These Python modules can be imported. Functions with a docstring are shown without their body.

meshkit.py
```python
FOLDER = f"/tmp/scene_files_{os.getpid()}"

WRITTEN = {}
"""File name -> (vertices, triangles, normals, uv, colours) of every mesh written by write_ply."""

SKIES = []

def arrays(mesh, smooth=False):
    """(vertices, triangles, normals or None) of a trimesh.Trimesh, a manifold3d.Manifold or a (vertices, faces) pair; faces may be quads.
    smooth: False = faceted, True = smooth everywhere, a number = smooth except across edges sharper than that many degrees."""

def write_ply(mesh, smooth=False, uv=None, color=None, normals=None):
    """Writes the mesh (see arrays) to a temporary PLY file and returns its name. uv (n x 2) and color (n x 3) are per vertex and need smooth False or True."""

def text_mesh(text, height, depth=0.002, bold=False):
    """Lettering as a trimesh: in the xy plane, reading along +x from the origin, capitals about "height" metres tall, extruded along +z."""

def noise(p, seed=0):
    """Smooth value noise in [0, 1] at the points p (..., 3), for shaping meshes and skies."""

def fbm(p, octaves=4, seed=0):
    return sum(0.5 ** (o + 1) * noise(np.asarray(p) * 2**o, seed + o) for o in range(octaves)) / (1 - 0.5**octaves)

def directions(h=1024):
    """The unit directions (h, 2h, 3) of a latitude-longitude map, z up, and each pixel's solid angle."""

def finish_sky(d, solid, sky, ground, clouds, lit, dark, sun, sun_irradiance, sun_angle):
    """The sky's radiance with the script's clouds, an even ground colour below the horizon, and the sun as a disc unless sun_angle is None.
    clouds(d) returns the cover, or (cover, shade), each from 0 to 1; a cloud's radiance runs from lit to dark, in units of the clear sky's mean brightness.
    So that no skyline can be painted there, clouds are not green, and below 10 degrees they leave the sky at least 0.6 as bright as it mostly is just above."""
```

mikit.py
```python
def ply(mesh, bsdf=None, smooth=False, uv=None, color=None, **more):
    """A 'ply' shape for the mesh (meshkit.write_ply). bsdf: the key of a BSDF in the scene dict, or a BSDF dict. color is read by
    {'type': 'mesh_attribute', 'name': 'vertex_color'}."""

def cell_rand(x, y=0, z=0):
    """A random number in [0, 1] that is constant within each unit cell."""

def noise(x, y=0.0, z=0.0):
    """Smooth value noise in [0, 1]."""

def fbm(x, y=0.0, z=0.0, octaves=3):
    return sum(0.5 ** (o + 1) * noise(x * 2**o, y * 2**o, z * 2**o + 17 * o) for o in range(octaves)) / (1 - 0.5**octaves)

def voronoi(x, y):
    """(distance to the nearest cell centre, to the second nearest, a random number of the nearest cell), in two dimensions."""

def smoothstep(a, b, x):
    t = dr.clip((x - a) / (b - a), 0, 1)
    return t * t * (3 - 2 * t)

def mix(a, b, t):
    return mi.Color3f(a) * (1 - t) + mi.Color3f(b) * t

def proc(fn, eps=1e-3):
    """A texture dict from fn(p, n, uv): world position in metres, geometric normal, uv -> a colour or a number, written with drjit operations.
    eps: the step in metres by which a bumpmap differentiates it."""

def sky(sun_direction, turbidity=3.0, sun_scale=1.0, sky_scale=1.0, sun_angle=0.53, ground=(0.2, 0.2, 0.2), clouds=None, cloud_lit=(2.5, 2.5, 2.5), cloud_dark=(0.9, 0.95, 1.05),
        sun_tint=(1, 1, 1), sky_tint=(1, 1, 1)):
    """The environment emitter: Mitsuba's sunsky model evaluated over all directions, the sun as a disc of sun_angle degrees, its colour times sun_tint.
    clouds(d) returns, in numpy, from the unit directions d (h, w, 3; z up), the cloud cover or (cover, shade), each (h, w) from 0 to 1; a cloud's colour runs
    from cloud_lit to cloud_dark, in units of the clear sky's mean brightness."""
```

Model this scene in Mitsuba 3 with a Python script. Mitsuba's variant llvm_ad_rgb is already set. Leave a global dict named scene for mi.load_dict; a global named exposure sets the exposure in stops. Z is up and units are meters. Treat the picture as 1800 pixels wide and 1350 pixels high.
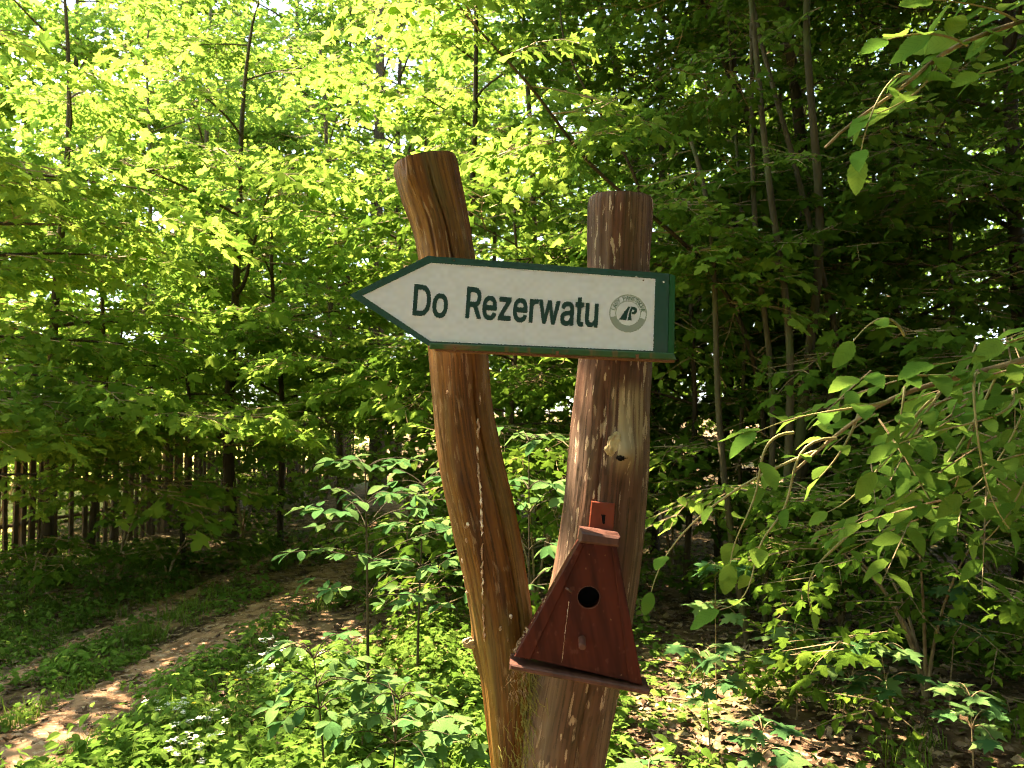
import math
import numpy as np, trimesh, mitsuba as mi, mikit, meshkit, drjit as dr
from mikit import noise, fbm, smoothstep, mix
from shapely.geometry import Polygon, Point, box as sbox
from shapely.ops import unary_union
from scipy.interpolate import CubicSpline, PchipInterpolator

T = mi.ScalarTransform4f
scene, labels = {}, {}
rng = np.random.default_rng(11)

# ------------------------------------------------------------------ camera, light, exposure
FOV, PITCH, EYE = 64.0, math.radians(1.8), np.array([0.0, 0.0, 1.55])
FWD, UP, RIGHT = np.array([0, math.cos(PITCH), math.sin(PITCH)]), np.array([0, -math.sin(PITCH), math.cos(PITCH)]), np.array([1.0, 0, 0])
FL = 900 / math.tan(math.radians(FOV / 2))
scene['camera'] = {'type': 'thinlens', 'fov': FOV, 'fov_axis': 'x', 'aperture_radius': 0.0022, 'focus_distance': 2.45, 'near_clip': 0.05, 'far_clip': 900.0,
                   'to_world': T().look_at(origin=EYE.tolist(), target=(EYE + FWD).tolist(), up=[0, 0, 1])}
SUN = np.array([-0.42, 0.30, 0.86])
scene['sky_light'] = mikit.sky(SUN.tolist(), turbidity=3.0, sun_tint=(1.0, 0.95, 0.83), sky_tint=(1.14, 1.0, 0.82), clouds=lambda d: 0.05 + 0.5 * meshkit.fbm(d * 3.0 + 4.0, 4, 2), cloud_lit=(1.8, 1.75, 1.65), cloud_dark=(1.2, 1.2, 1.2))
exposure = 5.0


def ray(px, py):
    return FWD + RIGHT * ((px - 900) / FL) + UP * ((675 - py) / FL)


def P(px, py, d):
    """The point at distance d (along the view) under the photograph's pixel."""
    return EYE + ray(px, py) * d


def G(px, py):
    r = ray(px, py)
    return EYE + r * (-EYE[2] / r[2])


def pix(p):
    q = np.asarray(p) - EYE
    d = q @ FWD
    return 900 + FL * q[0] / max(d, 1e-6), 675 - FL * (q @ UP) / max(d, 1e-6), d


# ------------------------------------------------------------------ helpers
taken = {}


def numbered(key):
    n = taken.get(key, -1) + 1
    taken[key] = n
    return key if n == 0 else f'{key}_{n:03d}'


def thing(name, label, category, group=None, kind=None):
    key = numbered(name)
    labels[key] = {'label': label, 'category': category}
    if group:
        labels[key]['group'] = group
    if kind:
        labels[key]['kind'] = kind
    return key


def part(key, name, mesh, bsdf, smooth=False, uv=None, label=None, kind=None):
    k = numbered(f'{key}__{name}')
    scene[k] = mikit.ply(mesh, bsdf, smooth=smooth, uv=uv)
    if label or kind:
        labels[k] = {a: b for a, b in (('label', label), ('kind', kind)) if b}
    return k


def structure(name, mesh, bsdf, smooth=False, label=None):
    scene[name] = mikit.ply(mesh, bsdf, smooth=smooth)
    labels[name] = {'kind': 'structure', 'label': label or name}


def norm(v):
    v = np.asarray(v, float)
    return v / (np.linalg.norm(v) + 1e-12)


def frame(x, up, pos, s=1.0):
    """Matrix with local x along x, local z as near to up as can be."""
    x = norm(x)
    y = norm(np.cross(up, x))
    z = np.cross(x, y)
    m = np.eye(4)
    m[:3, 0], m[:3, 1], m[:3, 2], m[:3, 3] = x * s, y * s, z * s, pos
    return m


def tube(pts, rad, sides=8, rough=0.0, seed=0, cap=True):
    p = np.asarray(pts, float)
    r = np.broadcast_to(np.asarray(rad, float), (len(p),))
    t = np.gradient(p, axis=0)
    t /= np.linalg.norm(t, axis=1, keepdims=True) + 1e-12
    a = np.zeros_like(p)
    v = np.cross(t[0], [0.3, 0.9, 0.1])
    for i in range(len(p)):
        v = v - t[i] * (v @ t[i])
        v = norm(v)
        a[i] = v
    b = np.cross(t, a)
    ang = np.arange(sides) * 2 * np.pi / sides
    ring = np.cos(ang)[None, :, None] * a[:, None] + np.sin(ang)[None, :, None] * b[:, None]
    rr = np.repeat(r[:, None], sides, 1)
    if rough:
        q = (p[:, None] + ring * r[:, None, None]) * np.array([40, 40, 9.0])
        rr = rr * (1 + rough * (meshkit.fbm(q, 3, seed) - 0.5) * 2)
    V = (p[:, None] + ring * rr[..., None]).reshape(-1, 3)
    i, j = np.meshgrid(np.arange(len(p) - 1), np.arange(sides), indexing='ij')
    q = np.stack([i * sides + j, i * sides + (j + 1) % sides, (i + 1) * sides + (j + 1) % sides, (i + 1) * sides + j], -1).reshape(-1, 4)
    Fc = np.vstack([q[:, [0, 1, 2]], q[:, [0, 2, 3]]])
    if cap:
        n = len(V)
        V = np.vstack([V, p[0], p[-1]])
        k = np.arange(sides)
        Fc = np.vstack([Fc, np.stack([(k + 1) % sides, k, np.full(sides, n)], 1), np.stack([n - sides + k, n - sides + (k + 1) % sides, np.full(sides, n + 1)], 1)])
    return V, Fc


def curve(pts, n):
    p = np.asarray(pts, float)
    s = np.concatenate([[0], np.cumsum(np.linalg.norm(np.diff(p, axis=0), axis=1))])
    if len(p) == 2:
        return p[0] + (p[1] - p[0]) * np.linspace(0, 1, n)[:, None]
    return CubicSpline(s, p)(np.linspace(0, s[-1], n))


def join(meshes):
    V, Fs, n = [], [], 0
    for v, f in meshes:
        V.append(np.asarray(v))
        Fs.append(np.asarray(f) + n)
        n += len(v)
    return np.vstack(V), np.vstack(Fs)


def vf(m):
    return np.asarray(m.vertices), np.asarray(m.faces)


# ------------------------------------------------------------------ materials
def leafmat(name, a, b, rough=0.42, trans=1.0, vein=0.0, eta=1.45):
    def fn(p, n, uv):
        c = mix(a, b, uv.x)
        k = 0.75 + 0.5 * noise(p.x * 0.9, p.y * 0.9, p.z * 0.9)
        if vein:
            w = dr.abs(dr.abs(uv.y * 9.0 - dr.floor(uv.y * 9.0)) - 0.5) * 2
            k = k * (1 - vein * smoothstep(0.75, 1.0, w))
        return c * k
    scene[name] = {'type': 'principledthin', 'base_color': mikit.proc(fn), 'roughness': rough, 'diff_trans': trans, 'eta': eta}


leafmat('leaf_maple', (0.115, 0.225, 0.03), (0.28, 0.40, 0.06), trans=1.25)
leafmat('leaf_shaded', (0.06, 0.125, 0.014), (0.14, 0.225, 0.025), trans=0.95)  # darkened copy of the maple leaf, shade of the wood put into its colour
leafmat('leaf_hornbeam', (0.095, 0.20, 0.03), (0.20, 0.32, 0.05), rough=0.30, trans=0.8, vein=0.16)
leafmat('leaf_sapling', (0.058, 0.145, 0.048), (0.140, 0.225, 0.070), rough=0.40, trans=0.7)
leafmat('leaf_herb', (0.08, 0.16, 0.02), (0.17, 0.27, 0.05), trans=0.8)


def woodfn(dark, mid, light, pale, flake, worn_sun_band=None, green=0.0, grey=(0.13, 0.085, 0.055)):
    def fn(p, n, uv):
        u, v = uv.x, uv.y
        g = 0.35 * fbm(u * 15, v * 0.7, 3.0, 3) + 0.35 * fbm(u * 60, v * 1.6, 8.0, 3) + 0.3 * fbm(u * 30, v * 9.0, 18.0, 4)
        fine = fbm(u * 120, v * 5.0, 9.0, 3)
        c = mix(dark, mid, smoothstep(0.30, 0.60, g))
        c = mix(c, grey, smoothstep(0.48, 0.66, fbm(u * 5 + 2, v * 1.3, 11.0, 4)) * 0.65)
        c = mix(c, light, smoothstep(0.52, 0.78, fbm(u * 11 + 5, v * 0.6, 1.0, 3)) * 0.7)
        c = c * (0.68 + 0.64 * fine)
        fl = smoothstep(0.66, 0.74, fbm(u * 75, v * 20, 5.0, 3)) * smoothstep(0.36, 0.58, fbm(u * 6, v * 3.0, 2.0, 2))
        c = mix(c, pale, fl * flake)
        pores = smoothstep(0.70, 0.76, noise(u * 140, v * 22, 4.0))
        c = c * (1 - 0.25 * pores)
        c = c * (1 - 0.35 * smoothstep(0.74, 0.80, noise(u * 150 + 2 * noise(u * 20, v * 3.0), v * 2.6, 14.0)))
        if worn_sun_band is not None:      # weathered bare wood with a sun patch painted in: u range, v range
            u0, u1, v0, v1 = worn_sun_band
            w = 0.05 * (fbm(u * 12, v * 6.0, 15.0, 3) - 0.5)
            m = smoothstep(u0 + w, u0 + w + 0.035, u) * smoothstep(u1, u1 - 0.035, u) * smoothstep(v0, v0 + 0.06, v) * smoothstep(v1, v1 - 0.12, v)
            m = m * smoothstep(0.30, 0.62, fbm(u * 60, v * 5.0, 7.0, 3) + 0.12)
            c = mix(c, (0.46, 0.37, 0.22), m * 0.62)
        if green:
            c = mix(c, (0.16, 0.15, 0.05), green * smoothstep(0.5, 0.75, fbm(u * 9 + 3, v * 2.5, 6.0, 3)))
        return c
    return fn


def woodbsdf(name, fn, rough, bump=0.0015, spec=0.2):
    scene[name] = {'type': 'bumpmap', 'scale': bump, 'tex': mikit.proc(lambda p, n, uv: fbm(uv.x * 130, uv.y * 9.0, 1.0, 3), eps=0.0015),
                   'bsdf': {'type': 'principled', 'base_color': mikit.proc(fn), 'roughness': rough, 'specular': spec}}


# (bare, once varnished wood)
woodbsdf('wood_amber', woodfn((0.056, 0.021, 0.007), (0.142, 0.057, 0.011), (0.235, 0.112, 0.025), (0.45, 0.33, 0.20), 0.25, green=0.35, grey=(0.12, 0.065, 0.026)), 0.5)
woodbsdf('wood_red', woodfn((0.057, 0.027, 0.016), (0.115, 0.054, 0.033), (0.195, 0.122, 0.085), (0.58, 0.44, 0.31), 0.7, worn_sun_band=(0.715, 0.90, 0.545, 0.86), green=0.15, grey=(0.17, 0.12, 0.09)), 0.7, bump=0.002)


def dull(name, fn, rough=0.8, spec=0.3, two=False):
    b = {'type': 'principled', 'base_color': mikit.proc(fn) if callable(fn) else {'type': 'rgb', 'value': fn}, 'roughness': rough, 'specular': spec}
    scene[name] = {'type': 'twosided', 'bsdf': b} if two else b


def rings(p, n, uv):
    return mix((0.20, 0.12, 0.07), (0.36, 0.25, 0.16), fbm(p.x * 60, p.y * 60, p.z * 6, 3)) * (0.7 + 0.5 * noise(p.x * 200, p.y * 200))


dull('end_grain', rings, 0.9)
dull('knot_pale', lambda p, n, uv: mix((0.22, 0.15, 0.07), (0.50, 0.40, 0.22), fbm(p.x * 120, p.y * 120, p.z * 40, 3)), 0.75)
dull('resin', lambda p, n, uv: mix((0.30, 0.17, 0.09), (0.70, 0.60, 0.50), smoothstep(0.35, 0.65, noise(p.x * 150, p.y * 150, p.z * 60))), 0.6)
dull('bark_brown', lambda p, n, uv: mix((0.028, 0.020, 0.012), (0.095, 0.070, 0.042), fbm(p.x * 30, p.y * 30, p.z * 7, 4)) * (0.7 + 0.6 * noise(p.x * 3, p.y * 3, p.z * 3)), 0.85)
dull('bark_grey', lambda p, n, uv: mix(mix((0.035, 0.027, 0.014), (0.11, 0.085, 0.042), fbm(p.x * 40, p.y * 40, p.z * 9, 4)), (0.07, 0.08, 0.025), smoothstep(0.5, 0.7, fbm(p.x * 5, p.y * 5, p.z * 4, 3))), 0.85)
dull('twig_tan', lambda p, n, uv: mix((0.16, 0.10, 0.05), (0.34, 0.26, 0.14), noise(p.x * 25, p.y * 25, p.z * 25)), 0.7)
dull('twig_green', lambda p, n, uv: mix((0.20, 0.19, 0.06), (0.36, 0.30, 0.14), noise(p.x * 25, p.y * 25, p.z * 25)), 0.6)


def paint(c, dirt, amount, scale=14.0):
    def fn(p, n, uv):
        k = smoothstep(0.52, 0.80, fbm(p.x * scale, p.y * scale, p.z * scale, 4))
        streak = smoothstep(0.60, 0.85, fbm(p.x * 60, p.y * 60, p.z * 4, 3))
        return mix(c, dirt, (0.7 * k + 0.5 * streak) * amount) * (0.94 + 0.12 * noise(p.x * 90, p.y * 90, p.z * 90))
    return fn


dull('white_paint', paint((0.67, 0.715, 0.82), (0.48, 0.48, 0.46), 0.22), 0.38, 0.4)
dull('green_paint', paint((0.004, 0.050, 0.029), (0.03, 0.05, 0.03), 0.6), 0.35, 0.5)
dull('fold_green', paint((0.010, 0.10, 0.018), (0.04, 0.05, 0.02), 0.6), 0.6, 0.15)
dull('ink_green', (0.003, 0.036, 0.028), 0.4, 0.4)
dull('ink_grey', (0.27, 0.32, 0.31), 0.5, 0.3)
dull('ink_soft', (0.09, 0.16, 0.14), 0.5, 0.3)
dull('rust_green', paint((0.03, 0.085, 0.03), (0.17, 0.09, 0.04), 1.3, 22.0), 0.6, 0.3)
dull('rust', lambda p, n, uv: mix((0.10, 0.045, 0.02), (0.20, 0.10, 0.05), noise(p.x * 300, p.y * 300, p.z * 300)), 0.8)
dull('zinc', (0.62, 0.60, 0.56), 0.4, 0.5)


def redwood(c1, c2):
    def fn(p, n, uv):
        g = fbm(p.x * 45 + p.z * 8, p.y * 20, p.z * 4 - p.x, 4)
        k = smoothstep(0.66, 0.80, fbm(p.x * 90, p.y * 90, p.z * 40, 3))
        return mix(mix(c1, c2, smoothstep(0.3, 0.7, g)), (0.14, 0.06, 0.04), k * 0.25)
    return fn


dull('box_red', redwood((0.040, 0.0075, 0.0045), (0.074, 0.0135, 0.0065)), 0.55, 0.18)
dull('box_trim', redwood((0.060, 0.024, 0.017), (0.105, 0.043, 0.032)), 0.5, 0.35)
dull('box_orange', redwood((0.13, 0.022, 0.008), (0.17, 0.031, 0.012)), 0.5, 0.3)
dull('black_hole', (0.006, 0.005, 0.005), 0.9, 0.1)
dull('moss', lambda p, n, uv: mix((0.10, 0.11, 0.02), (0.34, 0.30, 0.09), noise(p.x * 90, p.y * 90, p.z * 60)), 0.9, 0.1, True)
dull('cobweb', lambda p, n, uv: mix((0.16, 0.09, 0.05), (0.46, 0.34, 0.22), noise(p.x * 120, p.y * 120, p.z * 120)), 0.9, 0.1, True)
dull('picket_wood', lambda p, n, uv: mix((0.045, 0.030, 0.018), (0.15, 0.10, 0.06), fbm(p.x * 40, p.y * 40, p.z * 4, 4)), 0.85)


def groundfn(p, n, uv):
    a = fbm(p.x * 9, p.y * 9, 1.0, 4)
    b = fbm(p.x * 1.1, p.y * 1.1, 4.0, 3)
    c = mix((0.055, 0.035, 0.020), (0.20, 0.125, 0.070), smoothstep(0.3, 0.72, a))
    c = mix(c, (0.34, 0.25, 0.16), smoothstep(0.62, 0.78, fbm(p.x * 34, p.y * 34, 2.0, 3)) * 0.8)
    return mix(c, (0.055, 0.085, 0.020), smoothstep(0.50, 0.70, b) * 0.45)


def pathfn(p, n, uv):
    a = fbm(p.x * 14, p.y * 14, 1.0, 4)
    c = mix((0.12, 0.066, 0.036), (0.31, 0.185, 0.110), smoothstep(0.28, 0.72, a))
    return mix(c, (0.48, 0.36, 0.25), smoothstep(0.62, 0.78, fbm(p.x * 46, p.y * 46, 2.0, 3)) * 0.7)


dull('soil', groundfn, 0.95, 0.15)
dull('path_soil', pathfn, 0.95, 0.15)
dull('straw', lambda p, n, uv: mix((0.30, 0.26, 0.08), (0.52, 0.42, 0.18), fbm(p.x * 3, p.y * 3, 1.0, 4)), 0.95, 0.1)
dull('dead_leaf', lambda p, n, uv: mix((0.065, 0.034, 0.018), (0.37, 0.26, 0.16), uv.x * uv.x) * (0.7 + 0.6 * noise(p.x * 60, p.y * 60, p.z * 60)), 0.7, 0.3, True)
leafmat('grass_blade', (0.09, 0.18, 0.02), (0.22, 0.31, 0.05), trans=0.7)
dull('petal_white', (0.78, 0.78, 0.70), 0.7, 0.2, True)
dull('petal_yellow', (0.75, 0.55, 0.03), 0.7, 0.2, True)


# ------------------------------------------------------------------ leaf and spray meshes
MAPLE = [(0, -0.02), (0.16, -0.10), (0.40, -0.02), (0.27, 0.15), (0.44, 0.26), (0.58, 0.48), (0.40, 0.46), (0.20, 0.50), (0.26, 0.72), (0.13, 0.76), (0, 1.04)]
MAPLE_LOW = [(0, 0), (0.38, -0.02), (0.27, 0.18), (0.56, 0.48), (0.20, 0.50), (0.24, 0.74), (0, 1.03)]


def lobed(half, fold=0.14, droop=0.18, wave=0.0, seed=0):
    h = np.array(half, float)
    o = np.vstack([h, (h[1:-1] * [-1, 1])[::-1]])
    v = np.vstack([[0, 0.28], o])
    z = -fold * np.abs(v[:, 0]) - droop * v[:, 1] ** 2
    if wave:
        z = z + wave * (np.random.default_rng(seed).random(len(v)) - 0.5)
    V = np.column_stack([v[:, 1], v[:, 0], z])      # the blade runs along +x
    n = len(o)
    k = np.arange(n)
    return V, np.stack([np.zeros(n, int), 1 + k, 1 + (k + 1) % n], 1)


def ovate(rows, w=0.30, fold=0.20, droop=0.15, serr=0.0, tip=1.0, obov=0.0, seed=0, wave=0.0):
    t = np.linspace(0, 1, rows)
    pw = w * np.sin(np.pi * np.clip(t, 0, 1) ** (0.80 + obov)) ** 0.75
    pw[0] = pw[-1] = 0
    r = np.random.default_rng(seed)
    if serr:
        pw = pw * (1 + serr * np.where(np.arange(rows) % 2, 1, -1))
    z = -droop * t ** 2 + wave * np.sin(t * 9 + r.random() * 6)
    mid = np.column_stack([t, 0 * t, z])
    lf = np.column_stack([t + 0.03, pw, z + fold * pw + wave * np.sin(t * 14)])
    rt = np.column_stack([t + 0.03, -pw, z + fold * pw + wave * np.cos(t * 13)])
    V = np.vstack([mid, lf, rt])
    Fs = []
    for i in range(rows - 1):
        for o, s in ((rows, 1), (2 * rows, -1)):
            q = [i, i + 1, o + i + 1, o + i]
            for tr in ([q[0], q[1], q[2]], [q[0], q[2], q[3]]):
                Fs.append(tr if s > 0 else tr[::-1])
    return V, np.array(Fs)


class Leaves:
    """Collects many leaves into one mesh, uv = (a random number of the leaf, place along it)."""
    def __init__(self):
        self.V, self.F, self.U, self.n, self.items = [], [], [], 0, []

    def add(self, shape, x, up, pos, s, r):
        v, f = shape
        m = frame(x, up, pos, s)
        self.items.append((shape, m, r))
        self.V.append(v @ m[:3, :3].T + m[:3, 3])
        self.F.append(f + self.n)
        self.U.append(np.column_stack([np.full(len(v), r), v[:, 0] - 0.9 * np.abs(v[:, 1])]))
        self.n += len(v)

    def mesh(self):
        return (np.vstack(self.V), np.vstack(self.F)), np.vstack(self.U)

    def ply(self, bsdf):
        m, u = self.mesh()
        return mikit.ply(m, bsdf, uv=u)


def rnd_unit(r):
    v = r.normal(size=3)
    return v / np.linalg.norm(v)


def maple_spray(seed, shapes, length=0.85, size=0.13, bsdf='leaf_maple', flat=0.10, side=True):
    r = np.random.default_rng(seed)
    L, tw = Leaves(), []
    main = [np.array([0, 0, 0.0])]
    n = 6
    for i in range(n):
        main.append(main[-1] + np.array([length / n, r.normal(0, 0.02), -0.012 * i + r.normal(0, 0.012)]))
    tw.append(tube(curve(main, 7), np.linspace(0.006, 0.0015, 7), 4, cap=False))

    def pair(p, d, s):
        for sg in (-1, 1):
            a = sg * r.uniform(0.6, 1.25)
            x = np.array([math.cos(a) * d[0] - math.sin(a) * d[1], math.sin(a) * d[0] + math.cos(a) * d[1], r.normal(-0.30, 0.22)])
            q = p + norm(x) * s * r.uniform(0.35, 0.6)
            L.add(shapes[r.integers(len(shapes))], x, np.array([0, 0, 1.0]) + flat * 4.5 * r.normal(size=3), q + [0, 0, r.normal(0, flat * 0.3)], s * r.uniform(0.75, 1.2), r.random())
    for i in range(1, n + 1):
        d = norm(main[i] - main[i - 1])
        pair(main[i], d, size)
        if side and i in (1, 2, 3, 4):
            for sg in (-1, 1):
                a = sg * r.uniform(0.6, 0.95)
                e = np.array([math.cos(a), math.sin(a), r.normal(-0.06, 0.06)])
                ln = (length - i * length / n) * r.uniform(0.45, 0.75) + 0.05
                q1, q2 = main[i] + e * ln * 0.55, main[i] + e * ln
                tw.append(tube(np.array([main[i], q1, q2]), [0.004, 0.003, 0.001], 3, cap=False))
                pair(q1, e, size * 0.85)
                pair(q2, e, size * 0.8)
    x = norm(main[-1] - main[-2])
    L.add(shapes[0], x, [0, 0, 1.0], main[-1], size, r.random())
    return L, join(tw)


def clump(seed, shape, n, rad, size, flat=0.55):
    r = np.random.default_rng(seed)
    L = Leaves()
    for _ in range(n):
        p = rnd_unit(r) * rad * r.random() ** 0.45 * np.array([1, 1, flat])
        x = norm(p + 0.5 * rad * rnd_unit(r)) + np.array([0, 0, -0.35])
        L.add(shape, x, np.array([0, 0, 1.0]) + 0.55 * r.normal(size=3), p, size * r.uniform(0.7, 1.25), r.random())
    return L


def small_leaf_spray(seed, shapes, length, size, n, droop=0.1):
    """A twig with alternate leaves and side twigs: hornbeam, beech, hazel."""
    r = np.random.default_rng(seed)
    L, tw = Leaves(), []

    def run(p0, d, ln, k):
        pts = [p0]
        for i in range(5):
            d = norm(d + np.array([r.normal(0, 0.10), r.normal(0, 0.10), -droop * 0.5]))
            pts.append(pts[-1] + d * ln / 5)
        c = curve(pts, 9)
        tw.append(tube(c, np.linspace(0.0045, 0.001, 9), 3, cap=False))
        for i in range(k):
            t = (i + 1) / k * 8
            p = c[min(8, int(t))]
            dd = norm(c[min(8, int(t) + 1)] - c[max(0, int(t) - 1)])
            s = norm(np.cross([0, 0, 1.0], dd)) * (1 if i % 2 else -1)
            x = dd * r.uniform(0.4, 0.9) + s * r.uniform(0.5, 1.0) + np.array([0, 0, r.normal(-0.12, 0.2)])
            L.add(shapes[r.integers(len(shapes))], x, np.array([0, 0, 1.0]) + 0.35 * r.normal(size=3), p, size * r.uniform(0.7, 1.2), r.random())
        return c
    c = run(np.zeros(3), np.array([1.0, 0, 0.1]), length, n)
    for i in (2, 3, 4, 6):
        s = 1 if i % 2 else -1
        run(c[i], np.array([0.75, 0.7 * s, r.normal(0, 0.15)]), length * r.uniform(0.35, 0.55), max(3, n // 2))
    return L, join(tw)


mp_hi = [lobed(MAPLE, 0.16, 0.22, 0.06, s) for s in range(3)]
mp_lo = [lobed(MAPLE_LOW, 0.14 + 0.05 * s, 0.16 + 0.08 * s, 0.05, s) for s in range(3)]
ov_lo = [ovate(5, 0.30, 0.2, 0.1 + 0.1 * s, seed=s) for s in range(3)]
rough_leaf = (np.array([[0, 0, 0], [0.45, 0.33, -0.03], [1, 0, -0.14], [0.45, -0.33, -0.03], [0.5, 0, 0.04]]), np.array([[0, 4, 1], [4, 2, 1], [0, 3, 4], [4, 3, 2]]))

GROUPS = {}
LEAVES_OF, LEAF_PLY, leaf_count = {}, {}, {}


def group(kind, L, tw=None, bsdf=None):
    g = f'shape_{kind}_{len(GROUPS.setdefault(kind, []))}'
    if bsdf:
        LEAVES_OF[g] = (L.items, bsdf)
        L = L.ply(bsdf)
    scene[g] = {'type': 'shapegroup', 'leaves': L}
    t = None
    if tw is not None:
        t = f'twig_{g}'
        scene[t] = {'type': 'shapegroup', 'twigs': mikit.ply(tw, 'twig_tan')}
    GROUPS[kind].append((g, t))


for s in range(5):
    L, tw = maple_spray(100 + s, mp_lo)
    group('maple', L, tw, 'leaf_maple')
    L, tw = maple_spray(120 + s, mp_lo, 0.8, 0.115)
    group('maple_dark', L, tw, 'leaf_shaded')
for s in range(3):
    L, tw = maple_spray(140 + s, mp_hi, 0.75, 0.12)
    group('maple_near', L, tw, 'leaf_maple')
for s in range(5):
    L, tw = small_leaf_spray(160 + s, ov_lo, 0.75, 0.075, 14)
    group('beech', L, tw, 'leaf_shaded')
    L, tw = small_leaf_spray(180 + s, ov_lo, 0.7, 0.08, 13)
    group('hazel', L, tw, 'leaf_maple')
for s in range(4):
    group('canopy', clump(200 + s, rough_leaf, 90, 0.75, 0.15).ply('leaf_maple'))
    group('canopy_dark', clump(210 + s, rough_leaf, 90, 0.75, 0.14).ply('leaf_shaded'))


def inst(key, i, g, m):
    scene[f'{key}__{i:03d}'] = {'type': 'instance', 'to_world': T(m), 'group': {'type': 'ref', 'id': g}}


def leaf_dict(shape, bsdf, r):
    q = (id(shape[0]), bsdf, int(r * 3))
    if q not in LEAF_PLY:
        v, f = shape
        LEAF_PLY[q] = mikit.ply((v, f), bsdf, uv=np.column_stack([np.full(len(v), (int(r * 3) + 0.5) / 3), v[:, 0]]))
    return LEAF_PLY[q]


def place_sprays(key, name, sprays, near=7.6):
    """The sprays of one plant: leaves large enough in the picture are parts of their own (the nearest 300), the others one mass."""
    def how_near(q):
        x, y, d = pix(q[0][:3, 3] + q[0][:3, 0] * 0.35)
        return d if d > 0.5 and -40 < x < 1840 and -40 < y < 1390 else 99.0
    n = 0
    for i, (m, (g, tw)) in enumerate(sorted(sprays, key=how_near)):
        if tw:
            inst(key + '__twigs', i, tw, m)
        items, bsdf = LEAVES_OF.get(g, ((), None))
        if items and how_near((m,)) < near and leaf_count.get(key, 0) + len(items) <= 300:
            leaf_count[key] = leaf_count.get(key, 0) + len(items)
            for shape, lm, r in items:
                scene[numbered(key + '__leaf')] = {**leaf_dict(shape, bsdf, r), 'to_world': T(m @ lm)}
            continue
        inst(f'{key}__{name}', n, g, m)
        n += 1
    if n:
        labels[f'{key}__{name}'] = {'kind': 'stuff', 'label': 'leaves too many to tell apart'}
    if f'{key}__twigs__000' in scene:
        labels[key + '__twigs'] = {'kind': 'stuff', 'label': 'fine twigs'}


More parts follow.
